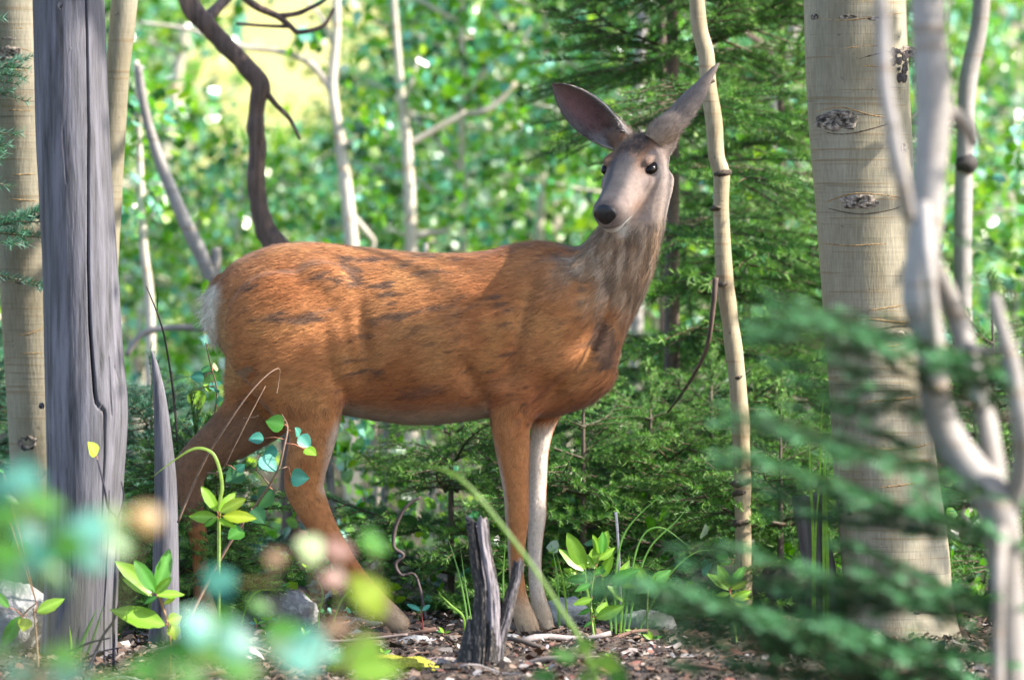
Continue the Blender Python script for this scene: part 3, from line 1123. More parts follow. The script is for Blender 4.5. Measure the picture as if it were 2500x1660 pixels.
VAR = [crown_variant(100 + i, h, nl, lv, sp) for i, (h, nl, lv, sp) in enumerate(((3.4, 22, 2100, .75), (3.0, 20, 1900, .8), (3.8, 24, 2300, .7), (2.4, 18, 1700, .75), (1.5, 14, 1200, .6)))]


def back_aspen(x, y, var, scale, rot, label):
    th = thing("young_aspen", (x, y, float(gz(x, y)) - .02), label, "tree", "young aspens filling the wood behind the deer")
    mw = Matrix.Rotation(rot, 4, 'Z') @ Matrix.Scale(scale, 4)
    link("trunk", VAR[var][0], th, mw)
    link("crown", VAR[var][1], th, mw)
    return th


rb = random.Random(3)
BACK = []
for i in range(54):
    Y = 5.0 + 11.5 * ((i * .618) % 1)
    dx = -120 + 2600 * ((i * .7548776) % 1)
    BACK.append((dx, Y))
for i, (dx, Y) in enumerate(BACK):
    x = W(dx, 800, Y)[0]
    var = rb.choice([0, 1, 2, 3, 3])
    sc = .85 + .35 * rb.random()
    if 400 < dx < 880:                  # the clearing: only low growth in front of the bright slope
        if Y > 11 and dx < 800 and rb.random() < .5:
            continue
        var = rb.choice([3, 4, 4])
        top = W(dx, 330, Y)[2]
        sc = min(sc, max(.35, top / (2.45 if var == 3 else 1.55)))
    if Y < 8.5 and (abs(dx - 795) < 110 or abs(dx - 940) < 100):
        Y += 4.5
        x = W(dx, 800, Y)[0]
    lab = ("low leafy aspen bush below the bright meadow gap" if 400 < dx < 880 else "young leafy aspen behind the silver and tan trunks" if dx <= 400 else "young leafy aspen standing behind the deer's back" if dx < 1400 else "young leafy aspen standing behind the dark spruces" if dx < 1850 else "young leafy aspen beyond the broad aspen trunk")
    th = back_aspen(x, Y, var, sc, rb.random() * 6.28, lab)
    th["group"] = lab.replace("aspen bush", "aspen bushes").replace("young leafy aspen ", "young leafy aspens ")

# far wood beyond the thicket
far = MB()
r = np.random.default_rng(55)
n = 26000
dxs = r.uniform(-300, 2700, n)
Ys = r.uniform(18, 25, n)
dys = r.uniform(-150, 1150, n)
keep = ~((dxs > 395) & (dxs < 860 + 60 * np.sin(dys / 50)) & (dys < 400 + 50 * np.sin(dxs / 60))) | (r.random(n) < .10)
keep &= vnoise(np.stack([dxs / 90, dys / 90, Ys], -1), 1, 5) > .36
P = np.array([W(a, b_, c) for a, b_, c in zip(dxs[keep], dys[keep], Ys[keep])])
leaves_at(far, P, .085, r)
tag(far.build("far_aspen_foliage", leaf_m, smooth=False), label="leafy mass of distant sunlit aspens", cat="foliage", kind="stuff")


# ------------------------------------------------------------------ trees with a place of their own
def tree_from_px(name, pts, mat, label, cat="tree", limbs=(), seg=14, group=None, rough=.06, leafy=(), n=8, foot=True, limb_mat=None, leafcols=None):
    pts = down(pts) if foot else pts
    P, R = px_path(pts, n)
    base = P[-1] if P[-1][2] < P[0][2] else P[0]
    th = thing(name, base, label, cat, group)
    MB().tube(P, R, seg, rough=rough, seed=int(abs(P[0][0]) * 100) % 97, rs=20).build("trunk", mat, th)
    for l in limbs:
        Q, r_ = px_path(l, 6)
        MB().tube(Q, r_, 8, rough=.1, seed=3, rs=40).build("branch", limb_mat or mat, th)
    if leafy:
        cr = MB()
        rr = np.random.default_rng(len(pts) * 13 + int(P[0][0] * 50) % 50)
        for (dx, dy, Y, rad, cnt) in leafy:
            c = W(dx, dy, Y)
            q = c + norm(rr.normal(0, 1, (cnt, 3))) * (rad * S(Y) * rr.random((cnt, 1)) ** .5)
            leaves_at(cr, q, .042, rr)
        cr.build("crown", leaf_m, th, smooth=False)
    return th


tree_from_px("young_aspen", [(772, -60, 9, 4.7), (776, 60, 10, 4.7), (766, 200, 11, 4.7), (785, 330, 13, 4.7), (803, 480, 15, 4.7), (812, 600, 17, 4.7)], bark_pale, "pale sunlit aspen stem rising behind the deer's rump with a limb to the left",
             limbs=[[(768, 215, 9, 4.7), (720, 150, 8, 4.7), (650, 120, 7, 4.7), (560, 108, 6, 4.7), (440, 70, 5, 4.7), (320, 52, 4, 4.7)], [(790, 345, 8, 4.7), (830, 300, 6, 4.7), (870, 280, 4, 4.7)], [(770, 110, 6, 4.7), (740, 40, 5, 4.7), (700, 0, 4, 4.7)], [(806, 490, 7, 4.7), (850, 540, 6, 4.7), (862, 560, 5, 4.7), (850, 590, 4, 4.7)]],
             leafy=[(845, 300, 4.7, 60, 60), (700, 90, 4.7, 50, 30), (850, 480, 4.8, 70, 60)])
tree_from_px("young_aspen", [(905, -40, 7, 5.0), (915, 100, 8, 5.0), (928, 240, 10, 5.0), (938, 330, 12, 5.0), (945, 470, 14, 5.0), (950, 600, 15, 5.0)], bark_pale, "pale aspen stem behind the middle of the deer's back, side limb low on the right",
             limbs=[[(950, 545, 9, 5.0), (990, 538, 8, 5.0), (1035, 532, 6, 5.0)], [(940, 335, 8, 5.0), (1010, 295, 8, 5.0), (1075, 258, 6, 5.0)], [(930, 245, 7, 5.0), (950, 190, 5, 5.0), (965, 130, 4, 5.0)], [(1066, 264, 6, 5.0), (1130, 250, 7, 5.0), (1190, 190, 6, 5.0)]],
             leafy=[(1000, 200, 5, 80, 70), (1060, 480, 5, 80, 80)])
tree_from_px("leaning_sapling", [(318, 150, 9, 3), (335, 260, 11, 3), (368, 370, 13, 3), (408, 470, 15, 3), (450, 560, 17, 3), (492, 645, 18, 3), (540, 760, 19, 3)], bark_grey, "grey leaning sapling with a short upright stub touching the deer's rump",
             limbs=[[(492, 650, 12, 3), (498, 610, 12, 3), (498, 572, 11, 3)], [(290, 820, 7, 3), (330, 770, 8, 3), (400, 755, 8, 3), (520, 760, 9, 3)]])
tree_from_px("grey_aspen", [(1158, 120, 11, 9), (1160, 300, 13, 9), (1164, 480, 15, 9), (1166, 620, 16, 9)], wood_dark, "dark trunk in the thicket between the deer's back and its ears", leafy=[(1160, 150, 9, 120, 120)])
tree_from_px("grey_aspen", [(1484, -40, 12, 4.6), (1480, 80, 13, 4.6), (1472, 200, 14, 4.6), (1468, 420, 15, 4.6)], bark_grey, "grey trunk behind the deer's raised ears, the thicker of two")
tree_from_px("grey_aspen", [(1526, -40, 8, 4.2), (1528, 120, 9, 4.2), (1526, 260, 10, 4.2), (1530, 420, 11, 4.2)], wood_dark, "slim dark trunk behind the deer's raised ears, the thinner of two")
tree_from_px("grey_aspen", [(1852, -40, 11, 4.4), (1836, 40, 13, 4.4), (1802, 160, 14, 4.4), (1782, 300, 14, 4.4), (1772, 460, 15, 4.4)], bark_grey, "leaning grey trunk with crossing twigs left of the broad aspen",
             limbs=[[(1798, 150, 7, 4.4), (1740, 90, 7, 4.4), (1640, 40, 5, 4.4)], [(1870, 380, 3, 4), (1820, 240, 3.5, 4), (1760, 120, 2.5, 4)], [(1875, 430, 3, 4), (1800, 330, 3, 4), (1740, 260, 2, 4)]], limb_mat=wood_dark)
tree_from_px("young_aspen", [(2266, -50, 20, 2.4), (2258, 60, 20, 2.4), (2232, 190, 21, 2.4), (2226, 300, 20, 2.4), (2222, 430, 21, 2.4), (2220, 560, 21, 2.4)], bark_grey, "slender grey aspen with a black ring scar beyond the blurred forked sapling",
             limbs=[[(2222, 360, 18, 2.38), (2227, 378, 27, 2.38), (2224, 396, 19, 2.38)]], limb_mat=wood_char)
# thin aspen beside the silver snag
tree_from_px("young_aspen", [(292, -60, 32, .8), (285, 30, 31, .8), (268, 200, 28, .8), (255, 400, 30, .8), (235, 700, 32, .8), (215, 1000, 36, .8)], bark_big, "young tan aspen leaning behind the silver dead trunk")
# dark crooked dead tree
tree_from_px("dead_tree", [(418, -50, 24, 2), (440, 15, 24, 2), (470, 50, 23, 2), (515, 100, 22, 2), (560, 145, 21, 2), (600, 195, 23, 2), (594, 235, 20, 2), (590, 285, 20, 2), (594, 340, 20, 2), (590, 410, 21, 2), (596, 480, 23, 2), (612, 530, 26, 2), (640, 575, 30, 2), (680, 680, 34, 2)], wood_dark,
             "crooked dark dead tree bending sharply behind the deer's rump", limbs=[[(606, 205, 8, 2), (640, 245, 6, 2), (668, 275, 5, 2), (692, 322, 3, 2)], [(545, -20, 10, 2.2), (590, 15, 9, 2.2), (640, 38, 8, 2.2), (668, 60, 7, 2.2), (690, 75, 6, 2.2), (745, 60, 5, 2.2), (770, 20, 4, 2.2)], [(640, 38, 7, 2.2), (690, 30, 6, 2.2), (750, 0, 4, 2.2), (780, -30, 4, 2.2)], [(545, 55, 4, 2.2), (610, 60, 4, 2.2), (668, 62, 5, 2.2)], [(470, 50, 14, 2), (540, -20, 11, 2.2)]], n=6, rough=.30)
# sapling in front of the spruce
SAP = [(1600, -60, 17, .5), (1606, 0, 18, .5), (1614, 70, 19, .5), (1628, 130, 19, .5), (1634, 200, 19, .5), (1646, 280, 19, .5), (1652, 360, 18, .5), (1664, 405, 19, .5), (1662, 480, 18, .5), (1666, 560, 19, .5), (1672, 650, 20, .5), (1686, 760, 20, .5), (1698, 860, 20, .5), (1706, 960, 21, .5), (1710, 1050, 20, .5), (1712, 1140, 20, .5), (1714, 1240, 19, .5)]
sap = tree_from_px("aspen_sapling", SAP, bark_thin, "slim straight-standing aspen sapling just behind the deer's head and ear", n=5, rough=.09,
                   limbs=[[(1650, 640, 7, .46), (1645, 700, 6, .46), (1630, 800, 5, .5), (1590, 880, 4, .6), (1540, 950, 3, .8)]], limb_mat=wood_dark)
sap_trunk = [c_ for c_ in sap.children if c_.name.startswith('trunk')][0]
for (dx, dy, s) in ((1666, 400, 17), (1632, 190, 14), (1652, 480, 12), (1668, 655, 13), (1701, 870, 10), (1708, 1050, 10), (1708, 1112, 19), (1706, 1135, 15), (1709, 1205, 18)):
    V, F, T = rings_to_mesh(ellipsoid(W(dx, dy, .5 - .006), [[s * 1.25 * S(.5), 0, .003], [0, .021, 0], [0, 0, s * .62 * S(.5)]], 14))
    q = V + (fbm(V, 120, 3, 2)[:, None] - .5) * .008
    MB().add(q, F, T, col=(.10, .078, .06)).build("knot", knot_m, sap_trunk)
# ------------------------------------------------------------------ the near trunks
def trunk_grid(rows, Y, nz=160, seg=72, rough=.02, seed=1, top_extra=0.0):
    """rows (left edge, right edge, dy); returns ring array, with angle 0 facing the camera and growing to the right"""
    A = np.array(rows, float)
    C = catmull(np.stack([(A[:, 0] + A[:, 1]) / 2, A[:, 2], (A[:, 1] - A[:, 0]) / 2], -1), 12)
    dys = np.linspace(C[0, 1], C[-1, 1], nz)
    cx = np.interp(dys, C[:, 1], C[:, 0]); rr = np.interp(dys, C[:, 1], C[:, 2])
    a = np.linspace(-np.pi, np.pi, seg, endpoint=False)
    P = np.array([W(x, y, Y) for x, y in zip(cx, dys)])
    R = rr * S(Y)
    d = np.stack([np.sin(a), -np.cos(a), np.zeros(seg)], -1)
    ring = P[:, None] + R[:, None, None] * d[None]
    q = (fbm(ring.reshape(-1, 3) * np.array([1, 1, .35]), 7, seed, 3).reshape(nz, seg) - .5) * 2 * rough
    return ring + d[None] * (R[:, None] * q)[..., None], P, R, a, dys, d


def put_knot(parent, dx, dy, rx, rz, c, r, Y, hollow=.5, seed=0, col=(.20, .165, .135)):
    """a rough oval branch scar standing proud of the bark"""
    n, m = 9, 30
    a = np.linspace(0, 2 * np.pi, m, endpoint=False)
    t = np.linspace(1, .02, n)
    s = S(Y)
    off = np.stack([np.cos(a)[None] * t[:, None] * rx, np.sin(a)[None] * t[:, None] * rz], -1)
    wob = 1 + .22 * (fbm(np.stack([np.cos(a), np.sin(a), np.full(m, seed * 1.7)], -1), 2.5, seed, 2) - .5)[None, :, None] * 2
    off = off * wob
    X = dx + off[..., 0]
    lat = np.clip((X - c) / r, -.98, .98)
    h = (np.sin(t * np.pi) * .5 + .35 * (1 - t))[:, None] * min(rx, rz) * .30 - (hollow * np.exp(-(t / .42) ** 2) * min(rx, rz) * .5)[:, None]
    nz_ = (fbm(np.stack([off[..., 0], off[..., 1], np.full(off.shape[:2], seed * 9.0)], -1).reshape(-1, 3), .16, seed, 3).reshape(n, m) - .5) * min(rx, rz) * .55
    depth = r * np.sqrt(1 - lat ** 2) + h + nz_ * (t < .97)[:, None] - (t > .97)[:, None] * 3
    cz = W(c, dy, Y)
    V = np.stack([cz[0] + (X - c) * s, cz[1] - depth * s, cz[2] - off[..., 1] * s], -1)
    cc = np.array(col)[None, None] * (.15 + 1.7 * sstep(.3, .7, fbm(V.reshape(-1, 3), 150, seed, 3)).reshape(n, m))[..., None]
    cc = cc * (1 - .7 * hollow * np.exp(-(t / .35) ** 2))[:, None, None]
    Vv, F, T = rings_to_mesh(V)
    cc = np.vstack([cc.reshape(-1, 3), cc[0].mean(0), cc[-1].mean(0)])
    return MB().add(Vv, F, T[m:], col=cc).build("knot", knot_m, parent)


def crease(parent, pts, c, r, Y, w=3.0, col=(.34, .20, .09)):
    """a thin raised bark fold running round the trunk: rows (dx, dy)"""
    C = catmull(np.array(pts, float), 8)
    lat = np.clip((C[:, 0] - np.interp(C[:, 1], *c)) / np.interp(C[:, 1], *r), -.97, .97)
    P = np.array([W(np.interp(y, *c), y, Y) for x, y in C])
    dep = np.interp(C[:, 1], *r) * np.sqrt(1 - lat ** 2) * S(Y)
    P = np.stack([P[:, 0] + lat * np.interp(C[:, 1], *r) * S(Y), P[:, 1] - dep + .001, P[:, 2]], -1)
    k = np.sin(np.linspace(0, np.pi, len(P))) ** .5 * .8 + .2
    return MB().tube(P, w * S(Y) * k, 5, col=col, rough=.4, rs=150).build("bark_crease", knot_m, parent)


# broad aspen on the right
YA = .1
rowsA = [(1846, 2076, -900), (1850, 2082, -300), (1853, 2090, 0), (1862, 2100, 250), (1880, 2112, 470), (1897, 2124, 700), (1912, 2142, 900), (1922, 2162, 1080), (1936, 2186, 1250), (1945, 2200, 1400), (1925, 2225, 1482), (1900, 2250, 1510)]
ring, PA, RA, a, dys, d = trunk_grid(rowsA, YA, 220, 80, .018, 2)
broad = thing("aspen_tree", W(2075, 1485, YA), "broad olive-cream aspen trunk with dark eye knots beside the deer's head", "tree")
broad_trunk = MB().add(*rings_to_mesh(ring)).build("trunk", bark_big, broad)
A_ = np.array(rowsA, float)
cA = (A_[:, 2], (A_[:, 0] + A_[:, 1]) / 2); rA = (A_[:, 2], (A_[:, 1] - A_[:, 0]) / 2)
cf = lambda y: float(np.interp(y, *cA)); rf = lambda y: float(np.interp(y, *rA))
for i, (dx, dy, rx, rz, hol) in enumerate(((1922, 280, 52, 27, .25), (1975, 466, 48, 19, .25), (2064, 772, 34, 13, .3), (1978, 1035, 22, 7, .2), (2142, 1203, 25, 23, 1.0), (1952, 1166, 24, 18, .3), (2090, 120, 26, 14, .4), (2132, 1392, 48, 24, .5), (1950, 44, 26, 5, .2), (2010, 48, 20, 6, .3), (2078, 345, 9, 13, .3), (1874, 42, 10, 8, .3), (1880, 120, 24, 4, .2))):
    put_knot(broad_trunk, dx, dy, rx, rz, cf(dy), rf(dy), YA, hol, i + 1)
for i, pts in enumerate(([(1856, 40), (1930, 52), (2010, 44), (2080, 32)], [(1858, 108), (1920, 118), (1990, 110), (2060, 112)], [(1868, 262), (1930, 250), (2000, 268), (2060, 276)], [(1872, 300), (1935, 312), (2000, 300), (2060, 282)], [(1890, 470), (1960, 448), (2040, 452), (2100, 462)], [(1900, 480), (1970, 494), (2040, 486), (2100, 468)],
                         [(1990, 715), (2040, 708), (2090, 700)], [(1925, 742), (2000, 735), (2070, 742), (2115, 738)], [(1990, 764), (2050, 752), (2110, 750)], [(2000, 800), (2060, 795), (2120, 782)], [(2000, 1032), (2070, 1030), (2150, 1020)], [(1960, 1238), (2050, 1228), (2130, 1222), (2180, 1208)], [(2030, 1068), (2090, 1062), (2150, 1058)],
                         [(1950, 150), (1990, 135), (2030, 125), (2062, 118)], [(1950, 158), (2000, 156), (2060, 164)], [(2010, 1120), (2080, 1112), (2160, 1102)], [(1880, 560), (1960, 566), (2060, 560)], [(1980, 925), (2060, 918), (2130, 910)])):
    dark = i in (13, 3, 5, 8)
    crease(broad_trunk, pts, cA, rA, YA, 2.2, (.10, .075, .055) if dark else (.33, .21, .10))
# black weeping scar
sc_ = MB()
rr = np.random.default_rng(4)
for k in range(26):
    dx, dy = 2070 + rr.uniform(-22, 22), 118 + abs(rr.normal(0, 34))
    if dx < 2060 and dy > 150: continue
    c0, r0 = cf(dy), rf(dy)
    a = np.linspace(0, 2 * np.pi, 10, endpoint=False)
    ex, ez = rr.uniform(3, 9), rr.uniform(3, 14)
    X = dx + ex * np.cos(a) * (.6 + .6 * rr.random(10)); Z = dy + ez * np.sin(a) * (.6 + .6 * rr.random(10))
    lat = np.clip((X - c0) / r0, -.98, .98)
    V = np.array([W(c0, z, YA) + np.array([l * r0 * S(YA), -r0 * math.sqrt(1 - l * l) * S(YA) - .0035, 0]) for z, l in zip(Z, lat)])
    V = np.vstack([V, V.mean(0) + [0, -.003, 0]])
    sc_.add(V, [[i, (i + 1) % 10, 10] for i in range(10)], col=(.035, .03, .032))
sc_.build("dark_scar", knot_m, broad_trunk)

# aspen at the left edge
YL = .8
rowsL = [(-70, 95, -900), (-52, 108, -200), (-44, 112, 0), (-20, 122, 300), (-2, 140, 640), (14, 158, 900), (24, 174, 1080), (30, 186, 1250), (26, 192, 1400), (0, 215, 1440)]
ring, P_, R_, a, dys, d = trunk_grid(rowsL, YL, 160, 60, .02, 9)
left = thing("aspen_tree", W(108, 1430, YL), "tan aspen trunk with ringed bark behind the silver dead trunk", "tree")
left_trunk = MB().add(*rings_to_mesh(ring)).build("trunk", bark_big, left)
A_ = np.array(rowsL, float)
cL = (A_[:, 2], (A_[:, 0] + A_[:, 1]) / 2); rL = (A_[:, 2], (A_[:, 1] - A_[:, 0]) / 2)
for i, (dx, dy, rx, rz, hol) in enumerate(((22, 126, 40, 19, .3), (70, 1020, 25, 21, .8), (52, 650, 14, 5, .2), (26, 92, 20, 4, .2))):
    put_knot(left_trunk, dx, dy, rx, rz, float(np.interp(dy, *cL)), float(np.interp(dy, *rL)), YL, hol, 40 + i)
for pts in ([(-5, 72), (40, 68), (85, 70)], [(0, 112), (45, 114), (85, 122)], [(0, 150), (50, 165), (85, 160)], [(5, 255), (50, 256), (88, 258)], [(30, 405), (90, 402)], [(20, 460), (95, 464)], [(15, 545), (95, 546)], [(5, 650), (60, 648), (100, 645)], [(40, 772), (75, 768), (110, 752)], [(40, 815), (110, 812)], [(40, 900), (112, 896)], [(45, 1092), (112, 1090)], [(50, 1160), (115, 1158)]):
    crease(left_trunk, pts, cL, rL, YL, 1.8, (.34, .22, .10))

# silver dead trunk with a long drying crack
YS = -.5
rowsS = [(66, 214, -700), (72, 230, -150), (75, 240, 0), (82, 252, 300), (90, 260, 450), (97, 270, 600), (101, 282, 780), (104, 294, 920), (106, 294, 990), (108, 286, 1100), (105, 277, 1250), (100, 272, 1400), (92, 272, 1500), (82, 280, 1530)]
ring, P_, R_, a, dys, d = trunk_grid(rowsS, YS, 330, 420, .02, 21)
A_ = np.array(rowsS, float)
cx = np.interp(dys, A_[:, 2], (A_[:, 0] + A_[:, 1]) / 2); rr_ = np.interp(dys, A_[:, 2], (A_[:, 1] - A_[:, 0]) / 2)
cr_x = np.interp(dys, [-700, 0, 300, 600, 750, 900, 930, 936, 944, 950, 1050, 1200, 1330], [200, 204, 210, 209, 213, 224, 229, 236, 244, 247, 246, 240, 236])
cr_w = np.interp(dys, [-700, 0, 500, 800, 930, 945, 1000, 1200, 1330], [1.5, 1.6, 1.8, 2.4, 2.8, 2.6, 1.6, 1.2, .3])
cr_d = np.interp(dys, [-700, 0, 500, 900, 945, 1000, 1330], [16, 18, 20, 24, 18, 9, 1])
xs = cx[:, None] + rr_[:, None] * np.sin(a)[None]
front = np.cos(a)[None] > 0
dep = cr_d[:, None] * np.exp(-((xs - cr_x[:, None]) / cr_w[:, None]) ** 2) * front
for (x0, y0, x1, y1, w0, d0) in ((256, 820, 262, 955, 1.5, 4), (268, 845, 280, 885, 1.2, 3), (120, 1000, 124, 1300, 1.6, 3), (160, 1080, 172, 1330, 2, 4), (152, 300, 160, 420, 1.6, 3), (130, 120, 134, 280, 1.5, 2)):
    lx = np.interp(dys, [y0, y1], [x0, x1])
    dep += d0 * np.exp(-((xs - lx[:, None]) / w0) ** 2) * front * ((dys > y0) & (dys < y1))[:, None]
dep += 1.0 * (fbm(np.stack([np.sin(a)[None] * np.ones_like(xs) * 3, np.cos(a)[None] * np.ones_like(xs) * 3, dys[:, None] / 260 * np.ones_like(xs)], -1).reshape(-1, 3), 7, 33, 4).reshape(xs.shape) - .5)
ring = ring - d[None] * (dep * S(YS))[..., None]
# broken top
ring[:14, :, 2] += (fbm(ring[0], 30, 6, 2)[None] - .4) * .25 * np.linspace(1, 0, 14)[:, None]
snag = thing("standing_snag", W(180, 1510, YS), "bare silver grey dead trunk split by one long dark crack", "tree")
snag_trunk = MB().add(*rings_to_mesh(ring)).build("trunk", wood_grey, snag)
for i, (dx, dy, s) in enumerate(((171, 118, 5), (145, 18, 9), (97, 935, 7))):
    put_knot(snag_trunk, dx, dy, s, s * 1.1, float(np.interp(dy, dys, cx)), float(np.interp(dy, dys, rr_)), YS, .2, 60 + i, (.09, .085, .09))

# grey splinter standing beside it
YP = -.2
rowsP = [(347, 352, 808), (350, 368, 850), (353, 384, 920), (354, 396, 1000), (355, 406, 1080), (355, 410, 1150), (352, 412, 1240), (350, 413, 1340), (346, 414, 1430), (338, 424, 1500)]
ring, *_ = trunk_grid(rowsP, YP, 90, 40, .10, 31)
tag(MB().add(*rings_to_mesh(ring)).build("wood_splinter", wood_grey, origin=W(380, 1490, YP)), "tall pointed grey splinter of dead wood by the deer's hind leg", "dead wood")

# ------------------------------------------------------------------ broken forked stump
def blob(mb, c, ax, seed, amp=.25, sc=20, col=(.3, .3, .3), seg=16, flat=None):
    V, F, T = rings_to_mesh(ellipsoid((0, 0, 0), ax, seg))
    L = np.linalg.norm(V, axis=1)
    q = V * (1 + amp * (fbm(V + seed, sc, seed, 3) - .5) * 2)[:, None]
    if flat: q = np.round(q / flat) * flat * .6 + q * .4
    mb.add(q + np.asarray(c), F, T, col=col)


YB = -1.1
stump = thing("broken_stump", W(1120, 1545, YB), "charred forked stump with peeling silver wood before the deer's forelegs", "stump")


stump_m, t, b, o = new_mat("stump_wood")
gn = noise_tex(t, (1, 1, .14), 120, 5, .7)
t.links.new(mix(t, 1.0, attr(t), ramp(t, gn, [(.3, .45), (.7, 1.5)]), 'MULTIPLY'), b.inputs['Base Color'])
b.inputs['Roughness'].default_value = .75
bump(t, b, gn, .8, .006)


def stub(rows, name, seg, jag, parent, seed, silver, rough=.14, groove=()):
    nz = 110
    ring, P, R, a, dys, d = trunk_grid(rows, YB, nz, seg, rough, seed)
    j = (fbm(np.stack([np.cos(a) * 1.2, np.sin(a) * 1.2, np.full(seg, seed)], -1), 3.4, seed, 2) - .45) * jag
    ring[:14, :, 2] += j[None] * np.linspace(1, 0, 14)[:, None]
    cyl = np.stack([np.sin(a)[None] * np.ones((nz, 1)) * 2, np.cos(a)[None] * np.ones((nz, 1)) * 2, dys[:, None] / 300 * np.ones((1, seg))], -1).reshape(-1, 3)
    g_ = fbm(cyl, 4, seed + 5, 4).reshape(nz, seg) - .5
    cut = g_ * .5
    for (l0, w0, d0, y1) in groove:
        cut = cut + d0 * np.exp(-((np.sin(a)[None] - l0) / w0) ** 2) * (np.cos(a)[None] > 0) * sstep(y1 + 30, y1 - 30, dys)[:, None]
    lat = np.sin(a)[None] * np.ones((nz, 1))
    nn = fbm(cyl, 9, seed + 9, 4).reshape(nz, seg) - .5
    sv = sstep(-.05, .08, silver(lat, dys[:, None] * np.ones((1, seg))) + nn * 1.3)
    fleck = sstep(.60, .68, fbm(cyl * np.array([1, 1, 1.5]), 16, seed + 2, 3).reshape(nz, seg)) * .6
    cut = cut - sv * .10
    ring = ring - d[None] * (cut * R[:, None])[..., None]
    c = np.array([.030, .026, .025]) + (np.array([.21, .185, .20]) - np.array([.030, .026, .025])) * sv[..., None]
    c = c + (np.array([.34, .27, .22]) - c) * (fleck * (1 - sv))[..., None]
    V, F, T = rings_to_mesh(ring)
    C = np.vstack([c.reshape(-1, 3), c[0].mean(0) * .8, c[-1].mean(0)])
    return MB().add(V, F, T, col=C).build(name, stump_m, parent)


stub([(1074, 1124, 1208), (1080, 1128, 1240), (1087, 1138, 1300), (1093, 1148, 1348), (1092, 1152, 1400), (1086, 1154, 1470), (1078, 1152, 1530), (1064, 1162, 1562)], "stem", 120, .05, stump, 3,
     lambda l, y: np.minimum(.9 - np.abs(l - .42) * 2.2, (1425 + l * 60 - y) / 60) * 1.0 + .75 * np.exp(-((l - .75) / .16) ** 2 - ((y - 1440) / 60) ** 2), groove=((-.22, .10, .45, 1330), (.12, .10, .3, 1560)))
stub([(1184, 1207, 1302), (1175, 1200, 1340), (1163, 1191, 1375), (1149, 1181, 1424), (1136, 1166, 1475), (1124, 1160, 1540)], "fork", 60, .05, stump, 13, lambda l, y: .15 - np.abs(l - .3) * .6)
stub([(1078, 1092, 1430), (1070, 1106, 1460), (1060, 1116, 1500), (1052, 1124, 1558)], "root_flare", 50, .02, stump, 17, lambda l, y: l * .3 - .5)
# old leaning stump by the broad aspen
rowsO = [(1826, 1900, 1145), (1832, 1906, 1190), (1842, 1912, 1240), (1850, 1925, 1300), (1858, 1935, 1380), (1860, 1945, 1470)]
YO = .1
ring, P, R, a, dys, d = trunk_grid(rowsO, YO, 60, 48, .10, 44)
ring[:8, :, 2] += ((fbm(ring[0], 60, 3, 2) - .5) * .05)[None] * np.linspace(1, 0, 8)[:, None]
tag(MB().add(*rings_to_mesh(ring)).build("old_stump", wood_old, origin=W(1895, 1455, YO)), "dark weathered stump leaning against the foot of the broad aspen", "stump")
# fallen log in the shade behind the forelegs
LP = catmull(np.array([W(1395, 1385, .55), W(1520, 1368, .6), W(1640, 1358, .6), W(1760, 1358, .55), W(1900, 1372, .5)]), 8)
tag(MB().tube(LP, np.linspace(.05, .065, len(LP)), 20, rough=.16, seed=4, rs=9).build("fallen_log", wood_char, origin=LP[0]), "dark fallen log lying in shade at the sapling's foot", "log")

